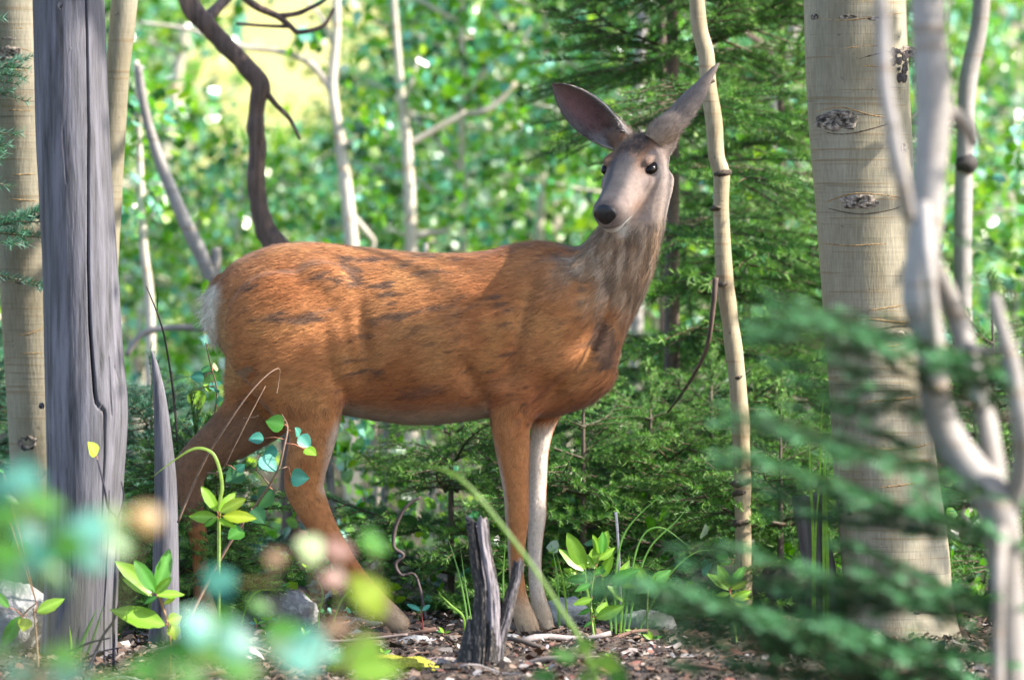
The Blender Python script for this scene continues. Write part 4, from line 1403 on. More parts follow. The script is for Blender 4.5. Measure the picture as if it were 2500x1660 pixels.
# ------------------------------------------------------------------ spruce
def bough_mesh(seed, L, droop, ntw, dens, nl=.017, nw=.0021, cols=((.035, .11, .028), (.085, .24, .05), (.27, .48, .09)), tipfrac=.36):
    r = np.random.default_rng(seed)
    mb = MB()
    q = np.linspace(0, 1, 14)[:, None]
    ax = np.hstack([L * q, .02 * np.sin(q * 5 + seed), -droop * L * q ** 1.6 + .10 * L * q ** 3])
    mb.tube(ax, np.linspace(.006, .0018, 14), 5, col=(.10, .07, .05))
    tw = [(ax, 1.0)]
    for i in range(ntw):
        t = .08 + .9 * (i + .5 * r.random()) / ntw
        sd = 1 if i % 2 else -1
        p0 = np.array([np.interp(t, q[:, 0], ax[:, k]) for k in range(3)])
        l = L * (.52 * (1 - t) ** .8 + .10) * (.75 + .5 * r.random())
        an = math.radians(48 + 16 * r.random())
        dv = np.array([math.cos(an), sd * math.sin(an), r.normal(-.05, .12)])
        u = np.linspace(0, 1, 7)[:, None]
        Q = p0 + dv * l * u + np.array([.22 * l, 0, -.18 * l]) * u ** 2
        mb.tube(Q, np.linspace(.003, .0012, 7), 4, col=(.13, .09, .06))
        tw.append((Q, .9))
        for j in range(int(l / .055)):
            t2 = .2 + .75 * r.random()
            p1 = np.array([np.interp(t2, u[:, 0], Q[:, k]) for k in range(3)])
            s2 = 1 if j % 2 else -1
            l2 = l * .38 * (1.1 - t2) + .022
            d2 = norm(dv + np.array([s2 * sd * -.75 * dv[1] * sd, s2 * .75 * dv[0], r.normal(0, .2)]))
            Q2 = p1 + d2 * l2 * np.linspace(0, 1, 4)[:, None]
            tw.append((Q2, .8))
    P0, D0, TT = [], [], []
    for Q, s in tw:
        sg = np.linalg.norm(np.diff(Q, axis=0), axis=1)
        cl = np.concatenate([[0], np.cumsum(sg)])
        m = max(8, int(cl[-1] * dens))
        tt = np.sort(r.random(m)) * cl[-1]
        pp = np.stack([np.interp(tt, cl, Q[:, k]) for k in range(3)], -1)
        dd = norm(Q[-1] - Q[0])
        P0.append(pp); D0.append(np.tile(dd, (m, 1))); TT.append((cl[-1] - tt))
    P0, D0, TT = np.vstack(P0), np.vstack(D0), np.concatenate(TT)
    m = len(P0)
    rad = r.normal(0, 1, (m, 3)) + np.array([0, 0, .35])
    rad = norm(rad - D0 * np.einsum('ij,ij->i', rad, D0)[:, None])
    nd_ = norm(D0 * .75 + rad * (.65 + .3 * r.random((m, 1))))
    ln = (nl * (.75 + .45 * r.random(m)))[:, None]
    sd_ = norm(np.cross(nd_, r.normal(0, 1, (m, 3)))) * (nw / 2)
    V = np.stack([P0 - sd_, P0 + sd_, P0 + nd_ * ln + sd_ * .35, P0 + nd_ * ln - sd_ * .35], 1)
    tip = np.exp(-TT / .022)
    c = np.array(cols[0]) + (np.array(cols[1]) - np.array(cols[0])) * r.random((m, 1))
    c = c + (np.array(cols[2]) - c) * (tip * (r.random(m) < .9) * tipfrac * 2)[:, None].clip(0, .9)
    k = np.arange(m)[:, None] * 4
    mb.add(V, k + np.array([[0, 1, 2, 3]]), col=np.repeat(c, 4, 0))
    return mb.mesh("branch", smooth=False, mat=needle_m)


BG = [bough_mesh(200 + i, L, dr, nt_, 650) for i, (L, dr, nt_) in enumerate(((.60, .10, 22), (.50, .22, 20), (.42, .02, 16), (.30, -.05, 13)))]
BGB = [bough_mesh(230 + i, L, dr, nt_, 800, .021, .0022, ((.03, .10, .065), (.07, .19, .13), (.16, .34, .24))) for i, (L, dr, nt_) in enumerate(((.50, .10, 18), (.36, .0, 14)))]
BGF = [bough_mesh(260 + i, L, dr, nt_, 800, .019, .0034, ((.010, .048, .018), (.022, .095, .030), (.20, .50, .26)), .42) for i, (L, dr, nt_) in enumerate(((.52, .10, 15), (.40, .14, 13)))]  # bright mint tips paint highlights into the needle colour


def bough_mw(p, az, pitch, roll, sc):
    return Matrix.Translation(Vector(p)) @ Matrix.Rotation(az, 4, 'Z') @ Matrix.Rotation(-pitch, 4, 'Y') @ Matrix.Rotation(roll, 4, 'X') @ Matrix.Scale(sc, 4)


def spruce(x, y, h, L0, label, seed, meshes=BG, lens=(.60, .50, .42, .30), step=.15, per=6, name="spruce_tree", zmin=.1, group=None, az_ok=None, lean=(0, 0)):
    r = random.Random(seed)
    z0 = float(gz(x, y))
    th = thing(name, (x, y, z0 - .02), label, "tree", group)
    q = np.linspace(0, 1, 12)[:, None]
    P = np.array([x, y, z0 - .02]) + q * np.array([lean[0] * h, lean[1] * h, h])
    MB().tube(P, np.linspace(.010 + h * .004, .003, 12), 9, col=(.12, .09, .07), rough=.15, rs=30).build("trunk", twig_m, th)
    z = zmin
    k = 0
    while z < h * .97:
        f = z / h
        L = L0 * (1 - f) ** .75 + .10
        for j in range(per if f < .8 else per - 2):
            az = 6.283 * (j + .5 * (k % 2) + .5 * r.random()) / per
            if az_ok and not az_ok(az, z): continue
            l = L * (.75 + .45 * r.random())
            i = min(range(len(meshes)), key=lambda i_: abs(lens[i_] - l))
            if r.random() < .3: i = r.randrange(len(meshes))
            link("branch", meshes[i], th, bough_mw((lean[0] * z, lean[1] * z, z + .02 * r.random()), az, math.radians(-6 + 34 * f + r.uniform(-9, 9)), r.uniform(-.3, .3), l / lens[i]))
        z += step * (.8 + .4 * r.random()) * (1 - .4 * f)
        k += 1
    leader = len(meshes) - 1
    link("branch", meshes[leader], th, bough_mw((lean[0] * h * .93, lean[1] * h * .93, h * .93), 0, math.radians(88), 0, .16 / lens[leader]))
    return th


def at(dx, Y):
    return float(W(dx, 800, Y)[0])


spruce(at(1550, 1.7), 1.7, 4.0, .54, "tall dark spruce with drooping boughs right behind the deer's neck", 11, step=.17, per=7, az_ok=lambda a, z: not (abs((a % 6.283) - 3.14) < 1.0 and .7 < z < 1.38))
spruce(at(1800, 2.6), 2.6, 2.6, .58, "spruce with bright tips between the sapling and the broad aspen", 12, step=.22, per=5)
for i, (dx, Y, h, L, lab) in enumerate(((1040, .85, .60, .34, "low spruce seedling under the deer's belly"), (1345, .75, .62, .34, "low bright-tipped spruce seedling behind the deer's forelegs"), (1500, 1.0, .55, .36, "low spruce seedling at the right of the forelegs beside the log"),
                                        (1640, 1.15, .62, .40, "low spruce seedling behind the slim sapling's foot"), (1800, .7, .50, .36, "low spruce seedling between sapling and broad aspen"), (2290, 1.2, .8, .45, "low spruce to the right of the broad aspen's foot"))):
    spruce(at(dx, Y), Y, h, L, lab, 30 + i, step=.11, per=5, name="spruce_seedling", zmin=.04, group=None)
spruce(at(350, .9), .9, .58, .30, "bluish spruce seedling between the silver trunk and grey splinter", 50, BGB, (.5, .36), .08, 6, "spruce_seedling", .04)
spruce(at(440, .0), .22, .48, .16, "dark prickly juniper at the deer's far hind leg", 51, [BG[3]], (.30,), .06, 7, "juniper", .03)
spruce(at(-70, 1.3), 1.3, .75, .36, "spruce seedling behind the left aspen's foot", 52, BGB, (.5, .36), .10, 6, "spruce_seedling", .04)
spruce(at(-330, .35), .35, 2.1, .55, "blue-green spruce reaching one bough tip across the left aspen", 53, BGB, (.5, .36), .22, 5, "spruce_tree", .9)

# ------------------------------------------------------------------ near broad leaves, one object each
_leafcache = {}


def leaf_mesh(kind, col):
    key = (kind, tuple(round(c, 3) for c in col))
    if key in _leafcache: return _leafcache[key]
    if kind == 'round':
        tt = np.array([0, .06, .22, .45, .70, .90, 1.0]); hw = np.array([.03, .26, .46, .48, .33, .12, .0])
    elif kind == 'lance':
        tt = np.array([0, .08, .25, .45, .68, .88, 1.0]); hw = np.array([.02, .09, .18, .21, .16, .07, .0])
    else:
        tt = np.array([0, .08, .25, .5, .75, .92, 1.0]); hw = np.array([.02, .095, .175, .205, .155, .065, .0])
    cs = np.array([-1, -.5, 0, .5, 1])
    X = np.repeat(tt[:, None], 5, 1)
    Yv = hw[:, None] * cs[None]
    Z = .16 * np.abs(Yv) + -.10 * tt[:, None] ** 2 + .015 * np.sin(tt[:, None] * 17 + cs[None] * 3) * np.abs(cs)[None]
    V = np.stack([X, Yv, Z], -1).reshape(-1, 3)
    i = (np.arange(6)[:, None] * 5 + np.arange(4)[None]).reshape(-1)
    F = np.stack([i, i + 5, i + 6, i + 1], -1)
    c = np.tile(np.array(col), (35, 1))
    c[2::5] = np.clip(c[2::5] * 1.35 + .03, 0, .9)
    c[0::5] *= .92
    me = MB().add(V, F, col=c).mesh("leaf", mat=leaf_near)
    _leafcache[key] = me
    return me


def put_leaf(parent, kind, col, base, tip, nrm, wid=1.0):
    base, tip = np.asarray(base, float), np.asarray(tip, float)
    x = tip - base
    L = np.linalg.norm(x)
    x = x / L
    z = norm(np.asarray(nrm, float) - x * np.dot(nrm, x))
    y = np.cross(z, x)
    o = np.array(parent.location)
    M = Matrix(((x[0] * L, y[0] * L * wid, z[0] * L, base[0] - o[0]), (x[1] * L, y[1] * L * wid, z[1] * L, base[1] - o[1]), (x[2] * L, y[2] * L * wid, z[2] * L, base[2] - o[2]), (0, 0, 0, 1)))
    return link("leaf", leaf_mesh(kind, col), parent, M)


GREEN = (.07, .24, .025); MINT = (.055, .25, .19); MINT2 = (.12, .36, .29); YEL = (.34, .44, .03); YG = (.19, .36, .025); DK = (.035, .13, .04); OCH = (.42, .25, .08); TAN = (.34, .21, .12); PINK = (.36, .20, .16); PALE = (.34, .42, .20)  # MINT tones put sky sheen into the leaf colour
rl = random.Random(9)


def cam_nrm(j=.5):
    return np.array([.35 + rl.uniform(-j, j), -1, .45 + rl.uniform(-j, j)])


def shrub(name, label, cat, stems, leaves, Y, mat=twig_m, group=None, kind='round', stemcol=(.20, .13, .09), petcol=(.42, .17, .10)):
    """stems: rows (dx, dy, r px); leaves: (base dx, dy, tip dx, dy, colour, kind?)"""
    first = stems[0][0]
    b0 = W(first[0], first[1], Y)
    z = float(gz(b0[0], Y))
    th = thing(name, (b0[0], Y, z), label, cat, group)
    P_all = []
    for i, st in enumerate(stems):
        C = catmull(np.array([list(W(a, b_, Y + .03 * math.sin(k + i))) + [r_ * S(Y)] for k, (a, b_, r_) in enumerate(st)]), 6)
        if i == 0 or st[0][1] >= first[1] - 4:
            foot = C[0, :3].copy(); foot[2] = float(gz(foot[0], foot[1])) - .01
            if foot[2] < C[0, 2]:
                C = np.vstack([np.concatenate([foot, [C[0, 3]]]), C])
        MB().tube(C[:, :3], C[:, 3], 6, col=stemcol, rough=.15, rs=60).build("stem", mat, th)
        P_all.append(C[:, :3])
    PA_ = np.vstack(P_all)
    pet = MB()
    for lf in leaves:
        bx, by, tx, ty, col = lf[:5]
        kd = lf[5] if len(lf) > 5 else kind
        dz = rl.uniform(-.02, .02)
        bp, tp = W(bx, by, Y + dz), W(tx, ty, Y + dz + rl.uniform(-.02, .02))
        q = PA_[((PA_ - bp) ** 2).sum(1).argmin()]
        mid = (q + bp) / 2 + np.array([0, 0, .004])
        pet.tube(np.array([q, mid, bp]), .0011 * max(1, S(Y) / .00106), 4, col=petcol)
        put_leaf(th, kd, col, bp, tp, cam_nrm(), lf[6] if len(lf) > 6 else 1.0)
    if leaves:
        tag(pet.build("petioles", mat, th), kind="stuff")
    return th


# aspen sucker before the hind legs
shrub("aspen_sucker", "thin aspen sucker with round blue-green leaves before the deer's hind legs", "shrub",
      [[(440, 1420, 4), (480, 1340, 4), (540, 1235, 3.6), (600, 1150, 3.2), (640, 1085, 2.8), (655, 1030, 2.4), (663, 985, 2), (650, 955, 1.2)], [(410, 1205, 3), (445, 1120, 3), (478, 1050, 2.6), (520, 985, 2.2), (565, 920, 2), (610, 870, 1.6), (643, 850, 1.2), (642, 885, 1), (638, 908, .8)],
       [(478, 1090, 2), (510, 1085, 1.8), (540, 1030, 1.8), (575, 960, 1.6), (612, 890, 1)], [(560, 965, 1.2), (585, 962, 1), (595, 958, .8)], [(640, 1085, 1.6), (655, 1078, 1.4), (665, 1075, 1)], [(620, 1115, 1.6), (590, 1085, 1.2), (565, 1085, .8)]],
      [(608, 1010, 572, 1012, MINT), (655, 980, 612, 970, GREEN), (645, 975, 640, 955, GREEN), (690, 1005, 717, 1032, MINT), (703, 1035, 730, 1048, YG), (640, 1040, 602, 1052, MINT), (600, 1055, 640, 1085, MINT2), (670, 1100, 712, 1102, MINT), (628, 1128, 592, 1170, DK), (560, 1085, 520, 1108, DK), (545, 1085, 565, 1070, MINT), (690, 1005, 682, 985, MINT), (580, 1175, 610, 1205, DK), (560, 1220, 525, 1240, GREEN), (600, 1060, 625, 1085, MINT2)], -.45)
shrub("aspen_sucker", "wispy aspen sucker with small mint leaves left of the deer's thigh", "shrub",
      [[(500, 1130, 2.4), (498, 1040, 2.2), (495, 970, 2), (500, 900, 1.8), (485, 840, 1.6), (474, 790, 1)], [(532, 1010, 1.6), (520, 950, 1.4), (505, 890, 1.2)], [(498, 1040, 1.6), (470, 1000, 1.4), (458, 985, 1)]],
      [(478, 795, 462, 778, MINT2), (476, 800, 492, 798, YG), (484, 842, 466, 862, MINT2), (490, 845, 505, 850, PALE), (470, 870, 438, 868, MINT), (490, 880, 505, 905, MINT), (488, 900, 470, 885, YG), (505, 905, 530, 895, PALE), (448, 900, 460, 945, YG), (505, 945, 545, 935, GREEN), (515, 955, 540, 985, YG), (470, 985, 440, 965, MINT), (500, 975, 470, 965, GREEN), (500, 935, 530, 920, MINT2)], .28)
shrub("bare_twig", "thin bare dark twig rising between splinter and deer's rump", "twig", [[(408, 1000, 3), (402, 930, 3), (392, 850, 2.6), (375, 760, 2.2), (350, 690, 1.6), (337, 660, 1)], [(362, 720, 1.4), (364, 690, 1), (365, 670, .8)]], [], .25, stemcol=(.05, .04, .035))
# broad pointed leaves
shrub("leafy_forb", "yellow-green forb with pointed leaves in front of the far hind leg", "plant", [[(505, 1330, 3), (506, 1260, 2.6), (505, 1195, 2)]],
      [(500, 1178, 466, 1120, YG, 'ov'), (505, 1178, 545, 1135, YG, 'ov'), (508, 1180, 566, 1148, YEL, 'ov'), (500, 1192, 432, 1190, YG, 'lance'), (515, 1190, 592, 1192, YEL, 'lance'), (503, 1196, 545, 1215, YG, 'lance'), (500, 1192, 470, 1215, GREEN, 'lance')], -.9, kind='ov', stemcol=(.2, .3, .07))
shrub("leafy_forb", "green forb with a rosette of pointed leaves between trunk and splinter", "plant", [[(392, 1470, 3), (385, 1430, 3), (372, 1390, 2.6), (362, 1360, 2)]],
      [(360, 1362, 395, 1265, GREEN, 'ov'), (358, 1365, 312, 1290, GREEN, 'ov'), (355, 1365, 268, 1290, YG, 'lance'), (358, 1368, 395, 1330, YG, 'ov'), (350, 1372, 285, 1330, YG, 'ov'), (362, 1372, 428, 1366, YG, 'lance'), (378, 1392, 405, 1375, YEL, 'ov'), (380, 1440, 255, 1400, YG, 'lance'), (388, 1432, 420, 1420, YEL, 'round'), (396, 1440, 405, 1475, YEL, 'round'), (362, 1375, 330, 1390, GREEN, 'lance')], -.9, kind='ov', stemcol=(.35, .2, .1))
shrub("leafy_forb", "forb with one round yellow leaf at the foot of the silver trunk", "plant", [[(88, 1530, 3), (84, 1470, 2.6), (78, 1400, 2)], [(40, 1440, 2), (60, 1410, 2), (84, 1390, 1.4)]],
      [(85, 1410, 150, 1378, YG, 'lance'), (86, 1412, 128, 1402, YEL, 'lance'), (48, 1420, 4, 1490, GREEN, 'ov'), (62, 1425, 52, 1455, YEL, 'round', 1.1), (20, 1400, -15, 1360, GREEN, 'ov'), (0, 1140, 48, 1160, GREEN, 'ov'), (8, 1090, -10, 1075, GREEN, 'ov')], -.95, kind='ov')
shrub("leafy_forb", "leafy green forb growing right of the deer's front hooves", "plant", [[(1370, 1475, 3), (1362, 1400, 2.8), (1368, 1330, 2.4), (1385, 1275, 2)], [(1362, 1420, 2), (1400, 1370, 2), (1425, 1335, 1.4)], [(1345, 1350, 1.8), (1330, 1320, 1.6), (1320, 1300, 1)]],
      [(1345, 1315, 1290, 1262, YG, 'lance'), (1350, 1312, 1308, 1228, YG, 'ov'), (1358, 1312, 1375, 1258, YG, 'ov'), (1370, 1300, 1402, 1222, YG, 'ov'), (1388, 1280, 1392, 1225, GREEN, 'ov'), (1352, 1335, 1305, 1335, GREEN, 'ov'), (1390, 1330, 1410, 1275, YG, 'ov'), (1405, 1345, 1475, 1310, GREEN, 'lance'), (1400, 1350, 1440, 1385, YG, 'ov', .9), (1372, 1420, 1402, 1385, YG, 'ov'), (1375, 1425, 1440, 1395, YG, 'lance'), (1366, 1432, 1345, 1445, GREEN, 'ov'), (1362, 1345, 1325, 1362, GREEN, 'lance'), (1368, 1325, 1408, 1300, GREEN, 'lance'), (1366, 1380, 1320, 1392, YG, 'lance'), (1380, 1290, 1420, 1262, YG, 'lance'), (1372, 1310, 1340, 1270, YG, 'lance'), (1425, 1338, 1455, 1290, YG, 'lance'), (1422, 1342, 1465, 1352, YG, 'lance'), (1364, 1405, 1330, 1415, GREEN, 'lance'), (1330, 1322, 1300, 1310, YG, 'lance'), (1386, 1278, 1368, 1232, YG, 'lance')], -.25, kind='ov', stemcol=(.2, .28, .07))
shrub("leafy_forb", "three-leaved sprout right of the leafy forb beside the fallen log", "plant", [[(1492, 1400, 2.4), (1494, 1355, 2)]],
      [(1492, 1350, 1465, 1300, YG, 'ov'), (1495, 1348, 1550, 1312, GREEN, 'lance'), (1494, 1352, 1512, 1325, YG, 'ov'), (1494, 1356, 1540, 1350, GREEN, 'lance')], -.15, kind='ov', stemcol=(.2, .28, .07))
shrub("leafy_forb", "bright yellow-green forb in the sun left of the broad aspen's foot", "plant", [[(1698, 1480, 3), (1690, 1420, 2.6), (1684, 1370, 2)], [(1690, 1430, 2), (1715, 1400, 1.6)]],
      [(1680, 1360, 1632, 1318, YG, 'lance'), (1682, 1355, 1655, 1300, YG, 'ov'), (1684, 1352, 1718, 1305, GREEN, 'ov'), (1686, 1358, 1722, 1338, YEL, 'ov'), (1682, 1368, 1650, 1372, YG, 'lance'), (1686, 1372, 1730, 1380, YEL, 'lance'), (1690, 1380, 1735, 1362, YG, 'lance'), (1712, 1400, 1755, 1410, YG, 'lance'), (1692, 1400, 1655, 1410, GREEN, 'ov'), (1715, 1405, 1740, 1432, YG, 'lance'), (1690, 1385, 1712, 1400, YEL, 'ov')], -.35, kind='ov', stemcol=(.2, .28, .07))
shrub("seedling", "tiny two-leaved seedling with a red stem by the near hind hoof", "plant", [[(975, 1440, 1.6), (972, 1412, 1.4)]], [(970, 1408, 938, 1390, MINT, 'ov'), (974, 1408, 992, 1392, MINT, 'ov'), (968, 1405, 948, 1400, GREEN, 'ov')], -.12, kind='ov', stemcol=(.4, .08, .06))
rs_ = random.Random(14)
for i, (dx, dy, Y) in enumerate(((1020, 1470, -.3), (1100, 1468, -.2), (1330, 1500, -.4), (1290, 1520, -.7), (1410, 1530, -.8), (1500, 1490, -.5), (700, 1480, -.4), (620, 1440, 0.1), (590, 1450, 0), (1260, 1560, -1.1), (1350, 1545, -1.0), (880, 1520, -.7), (1460, 1470, -.2), (1200, 1545, -1.0))):
    h = rs_.uniform(18, 34)
    shrub("seedling", "tiny green seedling sprouting from the litter", "plant", [[(dx, dy, 1.2), (dx + 3, dy - h * .6, 1)]], [(dx + 3, dy - h * .6, dx + 3 + rs_.uniform(-26, -12), dy - h * rs_.uniform(.7, 1.1), rs_.choice([GREEN, MINT, YG]), 'lance'), (dx + 3, dy - h * .6, dx + 3 + rs_.uniform(12, 26), dy - h * rs_.uniform(.7, 1.1), rs_.choice([GREEN, MINT, YG]), 'lance'), (dx + 3, dy - h * .6, dx + rs_.uniform(-8, 8), dy - h * 1.3, YG, 'lance')], Y, group="seedlings in the litter", kind='lance', stemcol=(.3, .12, .07))

# ------------------------------------------------------------------ grass
def blade(rows, Y, w, col, name="blade", parent=None, **kw):
    R0 = np.array([list(W(a, b_, Y)) for a, b_ in rows])
    g0 = float(gz(R0[0, 0], Y)) - .01
    if R0[0, 2] > g0 + .02:
        R0 = np.vstack([[R0[0, 0], Y, g0], R0])
    C = catmull(R0, 6)
    n = len(C)
    T = norm(np.gradient(C, axis=0))
    sd_ = norm(np.cross(T, np.array([.25, -1, .3])))
    k = np.interp(np.linspace(0, 1, n), [0, .2, .7, 1], [.7, 1, .75, .05])[:, None] * w * S(Y) / 2
    up = norm(np.cross(sd_, T)) * (k * .5)
    V = np.stack([C - sd_ * k, C + up, C + sd_ * k], 1).reshape(-1, 3)
    i = np.arange(n - 1)[:, None] * 3
    F = np.vstack([i + np.array([[0, 1, 4, 3]]), i + np.array([[1, 2, 5, 4]])])
    if parent is None:
        return MB().add(V, F, col=col).build(name, grass_m, origin=C[0])
    return MB().add(V, F, col=col).build(name, grass_m, parent)


def grass_clump(dx, Y, label, blades, group=None):
    x = at(dx, Y)
    th = thing("grass_clump", (x, Y, float(gz(x, Y))), label, "grass", group)
    for rows, w, col in blades:
        blade(rows, Y, w, col, parent=th)
    return th


GR = (.14, .30, .06)
tag(blade([(1390, 1620), (1340, 1480), (1290, 1400), (1228, 1305), (1140, 1190), (1085, 1125), (1035, 1088), (960, 1070), (905, 1066)], -3.2, 11, (.15, .27, .045), "arching_grass"), "long out-of-focus arching grass blade crossing the deer's forelegs", "grass")
tag(blade([(505, 1200), (512, 1120), (500, 1062), (480, 1038), (445, 1035), (400, 1062), (350, 1100)], -.7, 9, (.26, .38, .07), "arching_grass"), "bent yellow grass blade arching by the deer's far hock", "grass")
grass_clump(1440, -.1, "tuft of thin green grass among forbs right of the forelegs", [([(1420, 1445), (1418, 1380), (1424, 1290), (1440, 1230), (1480, 1180), (1540, 1130)], 6, GR), ([(1432, 1440), (1440, 1340), (1450, 1280)], 7, YG), ([(1450, 1445), (1470, 1340), (1500, 1260), (1560, 1200), (1600, 1150)], 5, GR), ([(1408, 1430), (1390, 1350), (1392, 1300)], 6, GR), ([(1440, 1440), (1470, 1260), (1520, 1215), (1590, 1260)], 5, GR), ([(1370, 1440), (1352, 1350), (1350, 1300)], 7, YG), ([(1480, 1440), (1540, 1330), (1600, 1275), (1650, 1268)], 4, GR)])
grass_clump(1075, -.2, "few thin grass stems left of the charred stump", [([(1078, 1430), (1060, 1330), (1030, 1230)], 5, GR), ([(1070, 1425), (1040, 1395), (1015, 1370)], 6, YG), ([(1088, 1440), (1072, 1340), (1060, 1250)], 4, GR)])
grass_clump(1880, .05, "yellow-green grass stalks against the left side of the broad aspen", [([(1875, 1240), (1868, 1100), (1866, 980)], 8, YG), ([(1900, 1130), (1905, 1050), (1915, 1000)], 8, YG), ([(1908, 1300), (1905, 1180), (1898, 1080)], 9, YG), ([(1880, 1250), (1890, 1100), (1895, 950), (1905, 900)], 5, YG)])
grass_clump(1180, .15, "thin green grass behind the charred stump and forelegs", [([(1165, 1440), (1160, 1340), (1166, 1240)], 6, GR), ([(1150, 1440), (1142, 1350), (1130, 1270)], 6, GR), ([(1290, 1440), (1285, 1330), (1270, 1250)], 6, GR), ([(1310, 1450), (1300, 1350), (1282, 1270)], 5, YG)])
grass_clump(250, -.6, "dark grass blades at the foot of the silver trunk", [([(170, 1560), (190, 1480), (225, 1400)], 10, (.10, .2, .06)), ([(180, 1560), (215, 1470), (240, 1390)], 7, (.08, .16, .06)), ([(160, 1570), (165, 1500), (160, 1440)], 6, YG)])
grass_clump(640, .1, "thin green grass by the grey rock behind the hind hoof", [([(560, 1425), (590, 1365), (660, 1360)], 5, YG), ([(735, 1420), (745, 1370), (730, 1330)], 5, GR), ([(770, 1430), (790, 1380), (820, 1350)], 5, GR), ([(440, 1420), (470, 1370), (460, 1330), (425, 1310)], 7, YG)])
# ------------------------------------------------------------------ rocks, sticks and litter
rock_m, t, b, o = new_mat("lichen_rock")
n1 = noise_tex(t, (1, 1, 1), 14, 6, .7)
n2 = noise_tex(t, (1, 1, 1), 45, 4)
c = mix(t, ramp(t, n1, [(.35, 0), (.65, 1)]), (.10, .10, .105), (.28, .275, .27))
c = mix(t, ramp(t, n2, [(.55, 0), (.66, .9)]), c, (.52, .53, .48))
t.links.new(mix(t, .35, c, attr(t)), b.inputs['Base Color'])
b.inputs['Roughness'].default_value = .85
bump(t, b, n2, .8, .01)
moss_m = attr_mat("moss", .9, .1, 160, .5, 1.4, 1.0)


def rock(dx, dy, rx, rz, Y, label, seed, col=(.2, .2, .22), ry=None, group=None, mat=rock_m, name="rock", cat="rock"):
    s = S(Y)
    c = W(dx, dy, Y)
    G_ = ellipsoid((0, 0, 0), np.eye(3), 40)
    G_ = np.concatenate([G_[:1], (G_[:-1] + G_[1:]) / 2, G_[-1:]]) if False else G_
    V, F, T = rings_to_mesh(G_)
    r_ = np.random.default_rng(seed)
    for k in range(16):
        d_ = norm(r_.normal(0, 1, 3)); h_ = r_.uniform(.72, .95)
        e_ = V @ d_ - h_
        V = V - np.clip(e_, 0, None)[:, None] * d_ * .9
    V = V * (1 + .45 * (fbm(V + seed, 2.4, seed, 4) - .5) + (.5 if cat == 'moss' else .26) * (fbm(V + seed, 9, seed + 3, 3) - .5))[:, None]
    V = V * np.array([rx * s, (ry or rx * .8) * s, rz * s]) * 1.25
    return tag(MB().add(V + c - [0, 0, rz * s * .25], F, T, col=col).build(name, mat, origin=c, smooth=cat == "moss"), label, cat, group)


rock(650, 1400, 66, 48, .25, "blue-grey lichen rock behind the near hind leg", 3)
rock(1300, 1405, 50, 36, .25, "pale-topped rock just right of the front hooves", 4, (.42, .41, .40))
rock(1490, 1440, 62, 34, .05, "low grey rock beside the leafy forbs", 5)
rock(1430, 1525, 70, 36, -.75, "pinkish flat rock in the litter right of the charred stump", 6, (.36, .24, .20))
rock(1560, 1540, 90, 36, -.8, "broad grey rock half hidden by spruce boughs", 7, (.28, .27, .27))
rock(1010, 1530, 44, 20, -.9, "reddish flat stone left of the charred stump", 8, (.34, .17, .14))
rock(885, 1545, 100, 34, -1.0, "yellow-green moss cushion left of the charred stump", 9, (.34, .33, .05), mat=moss_m, name="moss_cushion", cat="moss")
rock(1180, 1478, 40, 16, -.35, "small grey stone at the front hooves", 10)
rock(960, 1475, 38, 13, -.35, "lichen-spotted stone below the near hind hoof", 11)
rock(40, 1405, 70, 70, -.3, "pale lichen-covered rock left of the silver trunk", 12, (.36, .36, .38))
rock(640, 1462, 24, 10, -.3, "small white stone below the grey rock", 15, (.6, .6, .6))
rock(1330, 1560, 46, 14, -1.1, "small pale stone at the charred stump's right", 16, (.42, .38, .36))

rk = random.Random(21)
for i in range(44):
    Y = rk.uniform(-1.45, .35)
    dx = rk.uniform(250, 1720)
    L = rk.uniform(.05, .24)
    x = at(dx, Y)
    if abs(dx - 1120) < 75 and abs(Y + 1.1) < .15: continue
    a = rk.uniform(-.9, .9) if rk.random() < .8 else rk.uniform(0, 3.1)
    q = np.linspace(-.5, .5, 7)
    X = x + q * L * math.cos(a); Yy = Y + q * L * math.sin(a)
    Z = gz(X, Yy).max() + .006 + .012 * rk.random() + q * rk.uniform(-.02, .03)
    P = np.stack([X, Yy + .012 * np.sin(q * 5 + i), Z + .006 * np.cos(q * 7 + i)], -1)
    r0 = rk.choice([.0022, .003, .004, .006, .009])
    big = r0 > .005
    col = rk.choice([(.09, .07, .06), (.20, .16, .14), (.34, .29, .27), (.14, .08, .06)])
    lab = {.0022: "thread-thin dry twig lying on the litter", .003: "thin dry twig lying on the litter", .004: "dry stick lying on the litter", .006: "thick dead stick lying on the litter", .009: "fat broken stick lying on the litter"}[r0]
    tag(MB().tube(P, np.linspace(r0, r0 * .6, 7), 7, col=col, rough=.25, seed=i, rs=60).build("fallen_stick", twig_m, origin=P[3]), lab, "stick", {.0022: "thread-thin twigs on the forest floor", .003: "thin twigs on the forest floor", .004: "sticks on the forest floor", .006: "thick sticks on the forest floor", .009: "fat sticks on the forest floor"}[r0])
